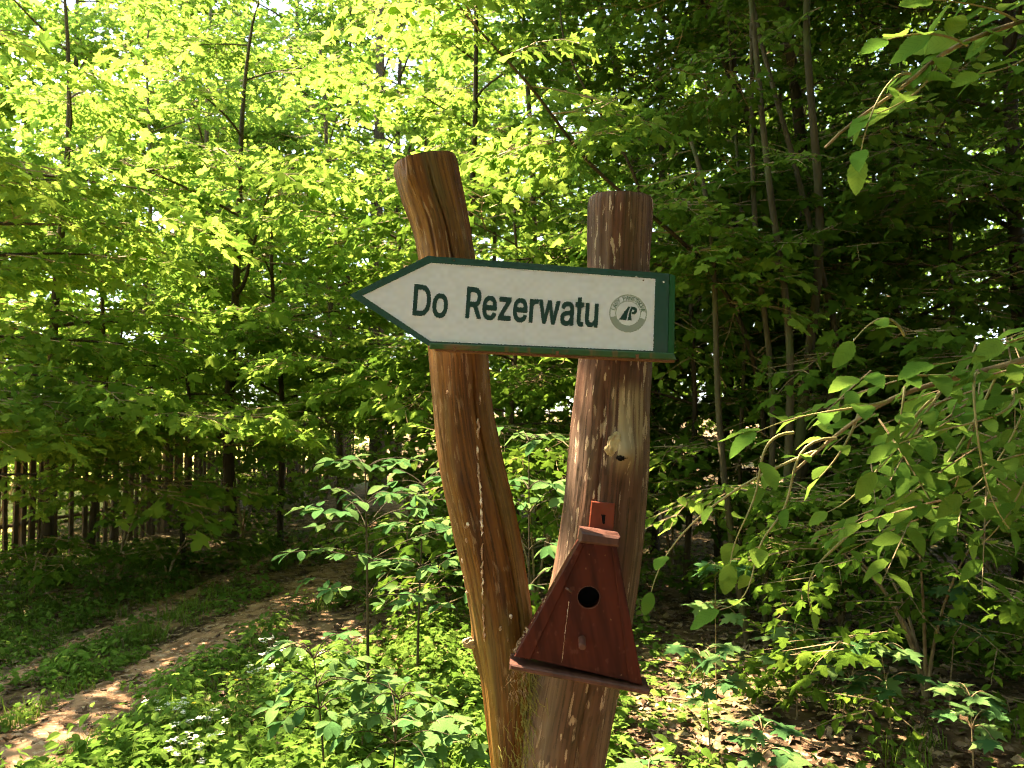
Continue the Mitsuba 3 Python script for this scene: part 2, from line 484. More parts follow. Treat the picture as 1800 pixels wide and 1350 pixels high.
# ------------------------------------------------------------------ ground, path, meadow
def gz(x, y):
    x, y = np.asarray(x, float), np.asarray(y, float)
    q = np.stack([x * 0.7, y * 0.7, np.zeros_like(x)], -1)
    f = np.stack([x * 3.1, y * 3.1, np.ones_like(x)], -1)
    near = np.exp(-(x ** 2 + (y - 6) ** 2) / 300.0)
    return (0.10 * (meshkit.fbm(q, 3, 5) - 0.5) + 0.03 * (meshkit.fbm(f, 2, 8) - 0.5)) * near


def sheet(xs, ys, z):
    X, Y = np.meshgrid(xs, ys, indexing='ij')
    V = np.stack([X, Y, z(X, Y)], -1).reshape(-1, 3)
    n = len(ys)
    i, j = np.meshgrid(np.arange(len(xs) - 1), np.arange(n - 1), indexing='ij')
    a = i * n + j
    return V, np.stack([a, a + n, a + n + 1, a + 1], -1).reshape(-1, 4)


far = np.array([14, 20, 32, 60, 120, 300.0])
structure('ground', sheet(np.concatenate([-far[::-1], np.arange(-9, 9.01, 0.12), far]), np.concatenate([-far[::-1], np.arange(-4, 0, 1.0), np.arange(0, 18.01, 0.12), far + 6]), gz), 'soil', True, 'brown woodland floor of soil and leaf litter')
structure('meadow', sheet(np.linspace(-60, -6.2, 60), np.linspace(-2, 70, 80), lambda x, y: gz(x, y) + 0.03), 'straw', True, 'sunlit straw coloured clearing behind the fence')


def strip(pts, width, seed, lift=0.014):
    c = curve([G(*p)[:2] if len(p) == 2 else p[:2] for p in pts], 90)
    t = norm2 = np.gradient(c, axis=0)
    t = t / np.linalg.norm(t, axis=1, keepdims=True)
    s = np.column_stack([t[:, 1], -t[:, 0]])
    u = np.linspace(-1, 1, 15)
    wl = width * (0.8 + 0.5 * meshkit.fbm(np.column_stack([np.arange(90) * 0.13, np.zeros(90), np.full(90, seed)]), 3))
    XY = c[:, None] + s[:, None] * (u[None, :, None] * wl[:, None, None])
    z = gz(XY[..., 0], XY[..., 1]) + lift * (1 - 2.3 * np.abs(u) ** 3)[None] + 0.012 * (meshkit.fbm(np.concatenate([XY * 8, np.zeros(XY.shape[:2] + (1,))], -1), 3, seed) - 0.5)
    V = np.concatenate([XY, z[..., None]], -1).reshape(-1, 3)
    i, j = np.meshgrid(np.arange(89), np.arange(14), indexing='ij')
    a = i * 15 + j
    return V, np.stack([a, a + 1, a + 16, a + 15], -1).reshape(-1, 4), c


RUT_A = [(-260, 1480), (30, 1335), (160, 1245), (270, 1180), (400, 1108), (500, 1060), (590, 1005), (650, 950), (700, 893), (715, 850)]
RUT_B = [(-260, 1330), (0, 1205), (120, 1140), (250, 1080), (380, 1022), (470, 985), (560, 940), (640, 890), (690, 850)]
va, fa, PATH_A = strip(RUT_A, 0.32, 3)
vb, fb, PATH_B = strip(RUT_B, 0.14, 7)
structure('path', join([(va, fa), (vb, fb)]), 'path_soil', True, 'trodden reddish earth path with two ruts')


def path_gap(x, y):
    return np.minimum(np.hypot(PATH_A[:, 0] - x, PATH_A[:, 1] - y).min() - 0.22, np.hypot(PATH_B[:, 0] - x, PATH_B[:, 1] - y).min() - 0.11)


# ------------------------------------------------------------------ the forked post
POST_D = 2.5
PX = POST_D / FL


def limb(rows, seed, cracks, depth=POST_D, nv=300, nt=180, bumps=(), squash=1.0, cham=0.02):
    rows = np.array(rows, float)
    y = np.linspace(rows[0, 0], rows[-1, 0], nv)
    xl, xr = PchipInterpolator(rows[:, 0], rows[:, 1])(y), PchipInterpolator(rows[:, 0], rows[:, 2])(y)
    c = np.array([P((a + b) / 2, q, depth) for a, b, q in zip(xl, xr, y)])
    r = (xr - xl) / 2 * depth / FL
    s = np.concatenate([[0], np.cumsum(np.linalg.norm(np.diff(c, axis=0), axis=1))])
    t = np.gradient(c, axis=0)
    t /= np.linalg.norm(t, axis=1, keepdims=True)
    side = np.cross(t, [0, 1.0, 0])                 # t runs down: this points to picture left or right
    side *= np.sign(side[:, :1]) / np.linalg.norm(side, axis=1, keepdims=True)
    fr = np.array([0, -1.0, 0])
    u = np.linspace(0, 1, nt + 1)                   # u = 0.75 faces the camera, 0.5 is left, 1 is right
    ca, sa = np.cos(2 * np.pi * u), np.sin(2 * np.pi * u)
    q = np.stack(np.broadcast_arrays(ca[None] * 1.2, sa[None] * 1.2, s[:, None] * 2.2), -1)
    fine = np.stack(np.broadcast_arrays(ca[None] * 9, sa[None] * 9, s[:, None] * 3.0), -1)
    R = r[:, None] * (1 + 0.15 * (meshkit.fbm(q, 4, seed) - 0.5)) + 0.006 * (meshkit.fbm(fine, 3, seed + 3) - 0.5)
    for u0, v0, v1, du, w, dep in cracks:
        k = np.clip((s - v0) / (v1 - v0), 0, 1)
        path = u0 + du * k + 0.012 * (meshkit.noise(np.column_stack([s * 9, 0 * s, 0 * s + seed])) - 0.5)
        on = np.clip((s - v0) / 0.05, 0, 1) * np.clip((v1 - s) / 0.08, 0, 1)
        R = R - dep * on[:, None] * np.exp(-((u[None] - path[:, None]) / w) ** 2)
    for u0, v0, wu, wv, h in bumps:
        R = R + h * np.exp(-((u[None] - u0) / wu) ** 2 - ((s[:, None] - v0) / wv) ** 2)
    R[:, -1] = R[:, 0]
    R = R * (1 - cham * np.exp(-s[:, None] / 0.02) - 0.015 * np.exp(-s[:, None] / 0.005))
    V = c[:, None] + R[..., None] * (ca[None, :, None] * side[:, None] + squash * -sa[None, :, None] * fr)
    top_ring = V[0, :-1].copy()
    UV = np.stack(np.broadcast_arrays(u[None], s[:, None]), -1)
    n = nt + 1
    i, j = np.meshgrid(np.arange(nv - 1), np.arange(nt), indexing='ij')
    a = i * n + j
    Fq = np.stack([a, a + 1, a + n + 1, a + n], -1).reshape(-1, 4)
    V = V.reshape(-1, 3)
    tri = np.vstack([Fq[:, [0, 1, 2]], Fq[:, [0, 2, 3]]])
    # outward check
    f0 = tri[len(tri) // 4]
    nn = np.cross(V[f0[1]] - V[f0[0]], V[f0[2]] - V[f0[0]])
    if nn @ (V[f0[0]] - c[np.argmin(np.abs(c[:, 2] - V[f0[0], 2]))]) < 0:
        tri = tri[:, ::-1]
    return V, tri, UV.reshape(-1, 2), top_ring, c, r, side, s


def cut_end(ring, seed, lift=0.006):
    c = ring.mean(0)
    out = [ring + [0, 0, 0.0005]]
    for k in (0.75, 0.5, 0.25):
        q = c + (ring - c) * k
        q[:, 2] += lift * (1 - k) + 0.006 * (meshkit.noise(q * 60, seed) - 0.5)
        out.append(q)
    n = len(ring)
    V = np.vstack(out + [c + [0, 0, lift]])
    Fs = []
    j = np.arange(n)
    for k in range(3):
        a, b = k * n + j, k * n + (j + 1) % n
        Fs += [np.stack([a, b, b + n], 1), np.stack([a, b + n, a + n], 1)]
    Fs.append(np.stack([3 * n + j, 3 * n + (j + 1) % n, np.full(n, 4 * n)], 1))
    Fs = np.vstack(Fs)
    v = V[Fs[0]]
    if np.cross(v[1] - v[0], v[2] - v[0])[2] < 0:
        Fs = Fs[:, ::-1]
    return V, Fs


post = thing('forked_post', 'tall forked log post of stained bare wood that carries the arrow sign', 'post')
LEFT = [(285, 691, 802), (330, 702, 811), (400, 726, 826), (440, 734, 833), (520, 744, 846), (610, 752, 857), (700, 760, 863), (800, 770, 880), (900, 789, 905), (1000, 811, 925), (1100, 829, 938), (1200, 846, 938), (1300, 858, 934), (1350, 864, 936), (1500, 885, 965), (1800, 905, 1050), (1850, 908, 1056)]
RIGHTL = [(350, 1033, 1149), (400, 1033, 1145), (470, 1033, 1141), (560, 1026, 1144), (640, 1016, 1146), (700, 1010, 1143), (800, 1000, 1140), (900, 990, 1132), (1000, 975, 1124), (1100, 952, 1108), (1200, 930, 1088), (1300, 912, 1070), (1350, 906, 1062), (1500, 896, 1056), (1850, 880, 1062)]
v, f, uv, ring, lc, lr, ls, lS = limb(LEFT, 21, [(0.775, 0.0, 0.42, 0.02, 0.004, 0.012), (0.83, 0.62, 1.75, 0.03, 0.006, 0.014), (0.70, 0.1, 0.5, 0.0, 0.003, 0.004), (0.615, 0.7, 1.6, 0.02, 0.003, 0.005)],
                                      bumps=[(0.66, 0.06, 0.02, 0.03, 0.008), (0.63, 0.20, 0.015, 0.02, 0.007), (0.69, 0.98, 0.03, 0.04, 0.008), (0.52, 1.50, 0.03, 0.06, 0.012)])
k = part(post, 'limb', (v, f), 'wood_amber', True, uv, 'amber brown limb leaning outwards, with a pale resin streak')
part(k, 'cut_end', cut_end(ring, 3), 'end_grain', 30)
v, f, uv, ring, rc, rr, rs, rS = limb(RIGHTL, 33, [(0.70, 0.55, 1.0, -0.005, 0.004, 0.008), (0.79, 1.4, 1.75, 0.0, 0.005, 0.012), (0.86, 0.08, 0.3, 0.0, 0.003, 0.003)],
                                      bumps=[(0.785, 0.77, 0.04, 0.045, 0.036), (0.775, 0.72, 0.05, 0.07, 0.010), (0.66, 0.60, 0.02, 0.05, 0.010)], cham=0.05)
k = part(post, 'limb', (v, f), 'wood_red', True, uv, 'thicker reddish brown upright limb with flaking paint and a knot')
part(k, 'cut_end', cut_end(ring, 4, 0.012), 'end_grain', 30)
# knot: a broken branch base that sticks out, pale with sunlight painted in
kc = P(1084, 790, POST_D - 0.128)
m = trimesh.creation.icosphere(4, 1.0)
kd = m.vertices
kv = kd * [0.032, 0.016, 0.022] * (1 + 0.7 * (meshkit.fbm(kd * [5, 5, 1.6], 3, 9)[:, None] - 0.5))
kv[:, 2] += np.where(kd[:, 2] > 0, 0.030 * kd[:, 2] * (1 - kd[:, 0] ** 2), 0)
part(k, 'knot', (kv + kc, m.faces), 'knot_pale', 50, label='pale broken knot sticking out of the wood')
hv = kd * [0.015, 0.010, 0.008] * (1 + 1.3 * (meshkit.fbm(kd * 2.8, 3, 4)[:, None] - 0.5))
part(k, 'knot_dark_lump', (hv + kc + np.array([0.013, -0.020, -0.023]), m.faces), 'black_hole', True)  # near-black lump below and to the right of the knot
# side stub low on the left limb
sc = P(827, 1130, POST_D - 0.02)
m = trimesh.creation.icosphere(3, 1.0)
sv = m.vertices * [0.024, 0.016, 0.017] + (meshkit.fbm(m.vertices * 2.5, 3, 2)[:, None] - 0.5) * 0.022 * m.vertices
part(post, 'branch_stub', (sv + sc, m.faces), 'twig_tan', True)
# resin streak along the crack
sl = []
r1 = np.random.default_rng(5)
STREAK = [(845, 690), (843, 740), (842, 790), (846, 850), (849, 900), (850, 960), (850, 1010), (850, 1060), (853, 1110)]
ys = np.array([p[1] for p in STREAK], float)
xs = np.array([p[0] for p in STREAK], float)


def on_limb(px, py, c, r, lift=0.0):
    w = P(px, py, POST_D)
    i = np.argmin(np.abs(c[:, 2] - w[2]))
    dx = np.clip((w[0] - c[i, 0]) / r[i], -0.98, 0.98)
    return np.array([c[i, 0] + dx * r[i], c[i, 1] - r[i] * math.sqrt(1 - dx * dx) - lift, w[2]])


for a in np.arange(690, 1110, 15):
    if r1.random() < 0.2:
        continue
    pts = [on_limb(np.interp(q, ys, xs) + r1.normal(0, 1.0), q, lc, lr, 0.002) for q in np.linspace(a, a + r1.uniform(14, 26), 4)]
    sl.append(tube(pts, [0.001, 0.0035 * r1.uniform(0.6, 1.5), 0.003, 0.0008], 6))
part(post, 'resin_streak', join(sl), 'resin', 40, label='whitish streak of dried resin down the crack')
fl = []
for px, py in ((727, 282), (724, 290), (735, 380), (733, 376), (790, 690), (825, 915), (822, 920), (823, 942), (815, 980), (818, 1010), (822, 1035), (880, 1090), (893, 1110), (898, 1070)):
    q = on_limb(px, py, lc, lr, 0.002)
    m = trimesh.creation.icosphere(1, 1.0)
    fl.append((m.vertices * [0.0035, 0.002, 0.006] * r1.uniform(0.5, 1.3) + r1.normal(0, 0.001, m.vertices.shape) + q, m.faces))
part(post, 'wood_chips', join(fl), 'resin', 30)
# moss and dry straw in the fork
ms = []
for i in range(420):
    py = r1.uniform(1170, 1375)
    px = np.interp(py, [1160, 1250, 1300, 1375], [925, 928, 922, 905]) + r1.normal(0, 7 + (py - 1160) * 0.05)
    q = P(px, py, POST_D - r1.uniform(0.03, 0.12))
    d = np.array([r1.normal(0.15, 0.35), r1.normal(-0.3, 0.3), -1 + r1.normal(0, 0.4)])
    e = q + norm(d) * r1.uniform(0.02, 0.055)
    ms.append(tube([q, (q + e) / 2 + r1.normal(0, 0.004, 3), e], [0.0012, 0.001, 0.0004], 3, cap=False))
part(post, 'moss', join(ms), 'moss', label='mossy straw caught in the fork')


# ------------------------------------------------------------------ planes seen in the photograph, in their own coordinates
class Plane:
    def __init__(self, px, py, d, roll, yaw, tilt=0.0):
        self.o = P(px, py, d)
        cr, sr, cy, sy = math.cos(roll), math.sin(roll), math.cos(yaw), math.sin(yaw)
        x, n = np.array([cy, sy, 0]), np.array([sy, -cy, 0])
        z = np.array([0, 0, 1.0])
        n, z = n * math.cos(tilt) + z * math.sin(tilt), z * math.cos(tilt) - n * math.sin(tilt)
        self.x, self.y, self.n = x * cr - z * sr, x * sr + z * cr, n      # roll: clockwise as seen

    def uv(self, px, py):
        r = ray(px, py)
        t = ((self.o - EYE) @ self.n) / (r @ self.n)
        q = EYE + r * t - self.o
        return np.array([q @ self.x, q @ self.y])

    def poly(self, pts):
        return Polygon([self.uv(*p) for p in pts])

    def world(self, v):
        v = np.asarray(v)
        return self.o + v[:, :1] * self.x + v[:, 1:2] * self.y + v[:, 2:3] * self.n

    def solid(self, shape, z0, z1, bevel=0.0):
        """Extruded from z0 to z1 along the plane's normal (towards the camera), the front edge bevelled."""
        ms = []
        for g in getattr(shape, 'geoms', [shape]):
            if bevel:
                import manifold3d as m3
                pos = shape
                def cs(q):
                    return m3.CrossSection([np.array(q.exterior.coords)[:-1]] + [np.array(h.coords)[:-1] for h in q.interiors], m3.FillRule.EvenOdd)
                inner = g.buffer(-bevel, join_style=2)
                a = m3.Manifold.extrude(cs(g), z1 - z0 - bevel)
                if g.interiors:
                    b = m3.Manifold.extrude(cs(inner), z1 - z0)
                    mm = (a + b).to_mesh()
                else:
                    pts = [(x, y, z1 - z0) for x, y in list(inner.exterior.coords)[:-1]] + [(x, y, z) for x, y in list(g.exterior.coords)[:-1] for z in (0, z1 - z0 - bevel)]
                    mm = m3.Manifold.hull_points(np.array(pts)).to_mesh()
                v, f = np.array(mm.vert_properties[:, :3]), np.array(mm.tri_verts)
            else:
                v, f = vf(trimesh.creation.extrude_polygon(g, z1 - z0, engine='earcut'))
            v = v + [0, 0, z0]
            ms.append((self.world(v), f))
        return join(ms)


# ------------------------------------------------------------------ the arrow sign
S = Plane(900, 540, POST_D - 0.148, math.radians(3.75), math.radians(3.0))
sign = thing('direction_sign', 'white arrow sign with green border and dark green lettering, screwed to the forked post', 'sign')
outer = S.poly([(614, 519), (752, 450), (1176, 481), (1173, 624), (752, 607)])
inner = S.poly([(637, 520), (757, 462), (1152, 490), (1148, 617), (757, 600)])
part(sign, 'panel', S.solid(outer.buffer(-0.003), -0.018, 0.0), 'white_paint', label='white sign board shaped as an arrow')
part(sign, 'border', S.solid(outer.difference(inner), -0.0175, 0.0022), 'green_paint', label='dark green border')
# the right edge is folded back
a, b, c, d = (S.uv(*q) for q in ((1177, 481), (1190, 483), (1188, 628), (1174, 625)))
ev = np.array([[*a, 0.0018], [*b, -0.020], [*c, -0.020], [*d, 0.0018], [*a, -0.006], [*b, -0.028], [*c, -0.028], [*d, -0.006]])
ef = np.array([[0, 3, 2, 1], [4, 5, 6, 7], [0, 1, 5, 4], [1, 2, 6, 5], [2, 3, 7, 6], [3, 0, 4, 7]])
part(sign, 'folded_edge', (S.world(ev), ef), 'fold_green')
part(sign, 'bottom_rail', S.solid(S.poly([(755, 603), (1184, 621), (1188, 633), (755, 613)]), -0.024, 0.010, 0.003), 'rust_green', label='dirty green rail along the lower edge with rust stains')
part(sign, 'back_lip', S.solid(S.poly([(765, 613.5), (1186, 633.5), (1186, 637), (765, 617)]), -0.030, 0.002), 'rust')
u0 = S.uv(725, 553)
for word, x0, x1, base in (('Do', 725, 786, (725, 553)), ('Rezerwatu', 818, 1051, (818, 557.5))):
    m = meshkit.text_mesh(word, 0.0855, 0.0012, bold=True)
    v, f = vf(m)
    p0, p1 = S.uv(x0, base[1]), S.uv(x1, base[1])
    v = v - [v[:, 0].min(), 0, 0]
    v = v * [(p1[0] - p0[0]) / v[:, 0].max(), 1, 1] + [p0[0], S.uv(*base)[1], 0.0003]
    v[:, 2] += 0.0
    vb = [v + [o, 0, z] for o, z in ((-0.0004, 0.0), (0.0, 0.0002), (0.0004, 0.0001))]
    part(sign, 'lettering', join([(S.world(q), f) for q in vb]), 'ink_green', label=f'dark green word {word}')
ec, er = S.uv(1104, 551), abs(S.uv(1137, 551)[0] - S.uv(1104, 551)[0])
disc = Point(*ec).buffer(er, 48)


def ringp(r0, r1, a0=None, a1=None):
    g = Point(*ec).buffer(er * r1, 48).difference(Point(*ec).buffer(er * r0, 48))
    if a0 is not None:
        w = [tuple(ec)] + [tuple(ec + 3 * er * np.array([math.cos(t), math.sin(t)])) for t in np.linspace(math.radians(a0), math.radians(a1), 24)]
        g = g.intersection(Polygon(w))
    return g


em = part(sign, 'emblem', S.solid(unary_union([ringp(0.95, 1.0), ringp(0.64, 0.68), ringp(0.68, 0.95, 196, 344)]), 0.0002, 0.0009), 'ink_grey', label='round grey and green forest emblem')
mono = [[(-0.47, -0.36), (-0.02, 0.36), (0.10, 0.36), (-0.02, 0.02), (-0.06, -0.36)],
        [(0.0, -0.36), (0.06, 0.10), (0.16, 0.37), (0.32, 0.38), (0.46, 0.28), (0.46, 0.10), (0.36, -0.02), (0.20, -0.03), (0.20, 0.08), (0.30, 0.12), (0.32, 0.20), (0.24, 0.24), (0.19, 0.12), (0.16, -0.10), (0.22, -0.36)]]
part(em, 'monogram', S.solid(unary_union([Polygon(ec + np.array(q) * er) for q in mono]), 0.0002, 0.0011), 'ink_green')
ms = []
for ch, a in zip('LASY PAŃSTWOWE', np.linspace(166, 14, 14)):
    if ch == ' ':
        continue
    v, f = vf(meshkit.text_mesh(ch, 0.2 * er, 0.0006, bold=True))
    v = v - [(v[:, 0].min() + v[:, 0].max()) / 2, 0, 0]
    t = math.radians(a)
    b = t - math.pi / 2
    x = v[:, 0] * math.cos(b) - v[:, 1] * math.sin(b) + ec[0] + 0.72 * er * math.cos(t)
    y = v[:, 0] * math.sin(b) + v[:, 1] * math.cos(b) + ec[1] + 0.72 * er * math.sin(t)
    ms.append((S.world(np.column_stack([x, y, v[:, 2] + 0.0003])), f))
part(em, 'ring_lettering', join(ms), 'ink_soft')
for px, py, mat in ((1166, 496, 'zinc'), (1131, 493, 'rust'), (798, 458, 'rust'), (1118, 487, 'zinc')):
    q = S.uv(px, py)
    part(sign, 'rivet', S.solid(Point(*q).buffer(0.0028 if mat == 'zinc' else 0.002, 6), 0.0023 if px != 1131 else 0.0001, 0.0042), mat)
for px in (799, 979, 1119):
    q = [(px - 3, 608 + (px - 755) * 0.042), (px + 3, 608.2 + (px - 755) * 0.042), (px + 2.5, 614 + (px - 755) * 0.046), (px - 2.5, 614 + (px - 755) * 0.046)]
    part(sign, 'rivet', S.solid(S.poly(q), 0.0101, 0.0118), 'rust', label='rusty clip on the lower rail')

# ------------------------------------------------------------------ the nest box
B = Plane(1020, 1080, 2.285, math.radians(9.5), math.radians(-2.0), math.radians(-1.0))
nest = thing('nest_box', 'dark red wooden bird house with round hole hung tilted on the forked post', 'bird house')
front = B.poly([(1027, 955), (1077, 957), (1108, 1199), (930, 1158)])
hole = Point(*B.uv(1035, 1051)).buffer(0.0305, 28)
part(nest, 'front_panel', B.solid(front.difference(hole), -0.018, -0.006), 'box_red')
part(nest, 'hole_dark', B.solid(hole.buffer(0.002), -0.065, -0.06), 'black_hole')
rim = Point(*B.uv(1035, 1051)).buffer(0.0322, 28).difference(hole)
part(nest, 'hole_rim', B.solid(rim, -0.008, -0.0045), 'box_trim')
for q in ([(1017, 955), (1028, 955), (932, 1160), (904, 1154)], [(1075, 957), (1084, 958), (1130, 1205), (1106, 1199)]):
    part(nest, 'side_board', B.solid(B.poly(q), -0.07, 0.0, 0.002), 'box_red')
part(nest, 'back_board', B.solid(B.poly([(1022, 955), (1080, 957), (1120, 1200), (915, 1155)]), -0.082, -0.0703), 'box_red')
part(nest, 'bottom_board', B.solid(B.poly([(896, 1164), (1141, 1209), (1140, 1219), (895, 1174.5)]), -0.085, 0.016, 0.004), 'box_trim', label='thin bottom board jutting out at the front')
part(nest, 'roof_block', B.solid(B.poly([(1020, 931), (1089, 941), (1087, 959), (1017, 951)]), -0.07, 0.030, 0.006), 'box_trim', label='rounded brown top board')
Bk = Plane(1060, 905, 2.372, math.radians(4.5), math.radians(-2.0))
part(nest, 'hanger', Bk.solid(Bk.poly([(1040, 881), (1081, 885), (1077, 945), (1034, 940)]), -0.012, 0.002, 0.002), 'box_orange', label='orange red hanging board with a screw slot')
part(nest, 'screw_slot', Bk.solid(Bk.poly([(1057, 904), (1064, 905), (1063, 921), (1059, 920)]), 0.0021, 0.0028), 'black_hole')
pc = B.world(np.array([[*B.uv(1023, 1124), -0.004]]))[0]
part(nest, 'perch', tube([pc, pc + B.n * 0.050 - B.y * 0.006, pc + B.n * 0.054 - B.y * 0.0065], [0.0108, 0.0105, 0.0085], 16), 'box_trim', 40)
nc = B.world(np.array([[*B.uv(997, 1036), -0.002]]))[0]
part(nest, 'hook', tube(curve([nc, nc + B.n * 0.014 + B.y * 0.004, nc + B.n * 0.018 + B.x * 0.008, nc + B.n * 0.010 + B.x * 0.012 - B.y * 0.004], 8), 0.0034, 6), 'box_trim', 40)
for px, py in ((1036, 975), (1064, 977), (945, 1148), (1092, 1188), (1030, 1000), (1074, 1090)):
    part(nest, 'nail', B.solid(Point(*B.uv(px, py)).buffer(0.0022, 5), -0.0062, -0.0048), 'rust')
part(nest, 'resin_drip', join([tube(B.world(np.array([[*B.uv(np.interp(y, [1050, 1168], [1001, 987]), y), -0.0028], [*B.uv(np.interp(y + 11, [1050, 1168], [1001, 987]) + r1.normal(0, 0.6), y + 11), -0.0026]])), [0.0009, 0.0006], 5) for y in range(1058, 1160, 12)]), 'resin')
ms = []
for i in range(160):
    t = r1.random() ** 0.7
    q = B.world(np.array([[*B.uv(1012 - 108 * t + r1.normal(0, 2), 978 + 178 * t + r1.normal(0, 3)), -r1.uniform(0.01, 0.07)]]))[0]
    m = trimesh.creation.icosphere(0, 1.0)
    ms.append((m.vertices * r1.uniform(0.0015, 0.005, 3) + q, m.faces))
for i in range(120):
    q = B.world(np.array([[*B.uv(r1.uniform(893, 925), r1.uniform(1150, 1240)), -r1.uniform(0.04, 0.085)]]))[0]
    ms.append(tube([q, q + [r1.normal(0, 0.008), r1.normal(0, 0.008), -r1.uniform(0.005, 0.025)]], [0.001, 0.0004], 3, cap=False))
part(nest, 'debris', join(ms), 'cobweb', label='dry debris and cobweb on the upper edge', kind='stuff')

# ------------------------------------------------------------------ picket fence
fence = thing('picket_fence', 'old dark wooden picket fence half hidden under leaves on the far side of the path', 'fence')
FA, FB = np.array([-6.0, 3.4]), np.array([-3.05, 16.0])
FD = norm(FB - FA)
FN = np.array([FD[1], -FD[0]])
nP = int(np.linalg.norm(FB - FA) / 0.105)
for i in range(nP):
    if rng.random() < 0.07:
        continue
    c = FA + FD * (i * 0.105 + rng.normal(0, 0.010))
    w, h, t = rng.uniform(0.022, 0.036), 1.36 + rng.normal(0, 0.05), 0.011
    if rng.random() < 0.05:
        h *= 0.6
    prof = np.array([[-w, 0], [w, 0], [w, h - 0.06], [0, h], [-w, h - 0.06]])
    prof[2:, 0] += rng.normal(0, 0.02)
    z0 = float(gz(c[0], c[1])) - 0.05 + 0.08
    fr_, bk = [], []
    for a, b in prof:
        q = c + FD * a
        fr_.append([q[0] + FN[0] * t, q[1] + FN[1] * t, z0 + b])
        bk.append([q[0] - FN[0] * t, q[1] - FN[1] * t, z0 + b])
    V = np.array(fr_ + bk)
    Fs = [[0, 1, 2], [0, 2, 4], [2, 3, 4], [5, 7, 6], [5, 9, 7], [7, 9, 8]] + [x for k in range(5) for x in ([k, k + 5, (k + 1) % 5 + 5], [k, (k + 1) % 5 + 5, (k + 1) % 5])]
    part(fence, 'picket', (V, np.array(Fs)), 'picket_wood')
for z in (0.35, 1.05):
    pts = [np.array([*(FA + FD * s - FN * 0.035), z + 0.06]) for s in np.linspace(0, np.linalg.norm(FB - FA), 14)]
    part(fence, 'rail', tube(pts, 0.02, 6, 0.1), 'picket_wood')
for s in np.arange(0.4, np.linalg.norm(FB - FA), 2.3):
    q = FA + FD * s - FN * 0.10
    part(fence, 'fence_post', tube([[*q, -0.2], [*q, 0.7], [*(q + 0.01), 1.42]], [0.055, 0.052, 0.05], 9, 0.08), 'picket_wood', 40)


# ------------------------------------------------------------------ trees
def clear_of_view(p, dmin):
    x, y, d = pix(p)
    return d > dmin or d < -0.3 or x < -260 or x > 2060 or y < -260 or y > 1610


def tree(name, label, category, pts, r0, r1_, z0, z1, nlimb, reach, kinds, per=7, seed=0, group=None, bark='bark_brown', dmin=4.2, rise=0.5, tops=0, topk=('canopy',), topr=(1.6, 1.6, 2.0), near=False, az=None, twigs=True, scale=1.0):
    r = np.random.default_rng(seed + 1000)
    key = thing(name, label, category, group)
    c = curve(pts, 26)
    s = np.linspace(0, 1, 26)
    c[1:-1] += np.stack([0.03 * np.sin(s * 9 + seed), 0.03 * np.cos(s * 7 + seed), 0 * s], 1)[1:-1]
    part(key, 'trunk', tube(c, r0 + (r1_ - r0) * s, 12, 0.10, seed), bark, True)
    sprays = []
    a = r.random() * 6.28
    for i in range(nlimb):
        h = z0 + (z1 - z0) * (i + r.random()) / nlimb
        k = np.interp(h, c[:, 2], np.arange(26))
        p0 = np.array([np.interp(h, c[:, 2], c[:, j]) for j in range(3)])
        a = (a + 2.4 + r.normal(0, 0.3)) if az is None else r.uniform(*az)
        d = np.array([math.cos(a), math.sin(a), rise * r.uniform(0.4, 1.5)])
        ln = reach * r.uniform(0.6, 1.15) * (1 - 0.35 * (h - z0) / max(z1 - z0, 0.1))
        q = [p0]
        for j in range(5):
            d = norm(d + np.array([r.normal(0, 0.10), r.normal(0, 0.10), -0.10 * rise - 0.03]))
            q.append(q[-1] + d * ln / 5)
        bc = curve(q, 11)
        if any(not clear_of_view(x, dmin) for x in bc):
            continue
        rb = min(0.6 * (r0 + (r1_ - r0) * k / 25), 0.006 + 0.009 * ln)
        had = len(sprays)
        m_ = max(3, int(per * ln / reach))
        for j in range(m_):
            t = 2.5 + 7.5 * (j + r.random() * 0.6) / m_
            b = bc[int(t)] + (bc[min(10, int(t) + 1)] - bc[int(t)]) * (t % 1)
            dd = norm(bc[min(10, int(t) + 1)] - bc[max(0, int(t) - 1)])
            sg = (1 if j % 2 else -1) * r.uniform(0.3, 1.1) if j < m_ - 1 else 0
            dirn = np.array([math.cos(sg) * dd[0] - math.sin(sg) * dd[1], math.sin(sg) * dd[0] + math.cos(sg) * dd[1], 0.4 * dd[2] + r.normal(-0.05, 0.12)])
            if not clear_of_view(b + dirn * 0.5, dmin):
                continue
            g = GROUPS[kinds[r.integers(len(kinds))]][r.integers(3)]
            sprays.append((frame(dirn, np.array([0, 0, 1.0]) + 0.14 * r.normal(size=3), b, scale * r.uniform(0.6, 1.3)), g))
        if len(sprays) > had + 1:
            part(key, 'branch', tube(bc, np.linspace(rb, 0.003, 11), 5, 0.08, i), bark, True)
    for i in range(tops):
        p = c[-1] + rnd_unit(r) * np.array(topr) * r.random() ** 0.4
        if not clear_of_view(p, dmin + 0.8):
            continue
        g = GROUPS[topk[r.integers(len(topk))]][r.integers(4)]
        sprays.append((frame(rnd_unit(r) * [1, 1, 0.3], np.array([0, 0, 1.0]) + 0.3 * r.normal(size=3), p, r.uniform(0.8, 1.5)), g))
    place_sprays(key, 'crown', sprays)
    return key


def upright(px, d, h, lean=0.0, bow=0.0, leany=0.0):
    b = np.array([*P(px, 700, d)[:2], 0.0])
    b[2] = float(gz(b[0], b[1])) - 0.1
    return [b, b + [lean * h * 0.45 + bow, leany * h * 0.45, h * 0.5], b + [lean * h, leany * h, h]]


MPL = 'young maple'
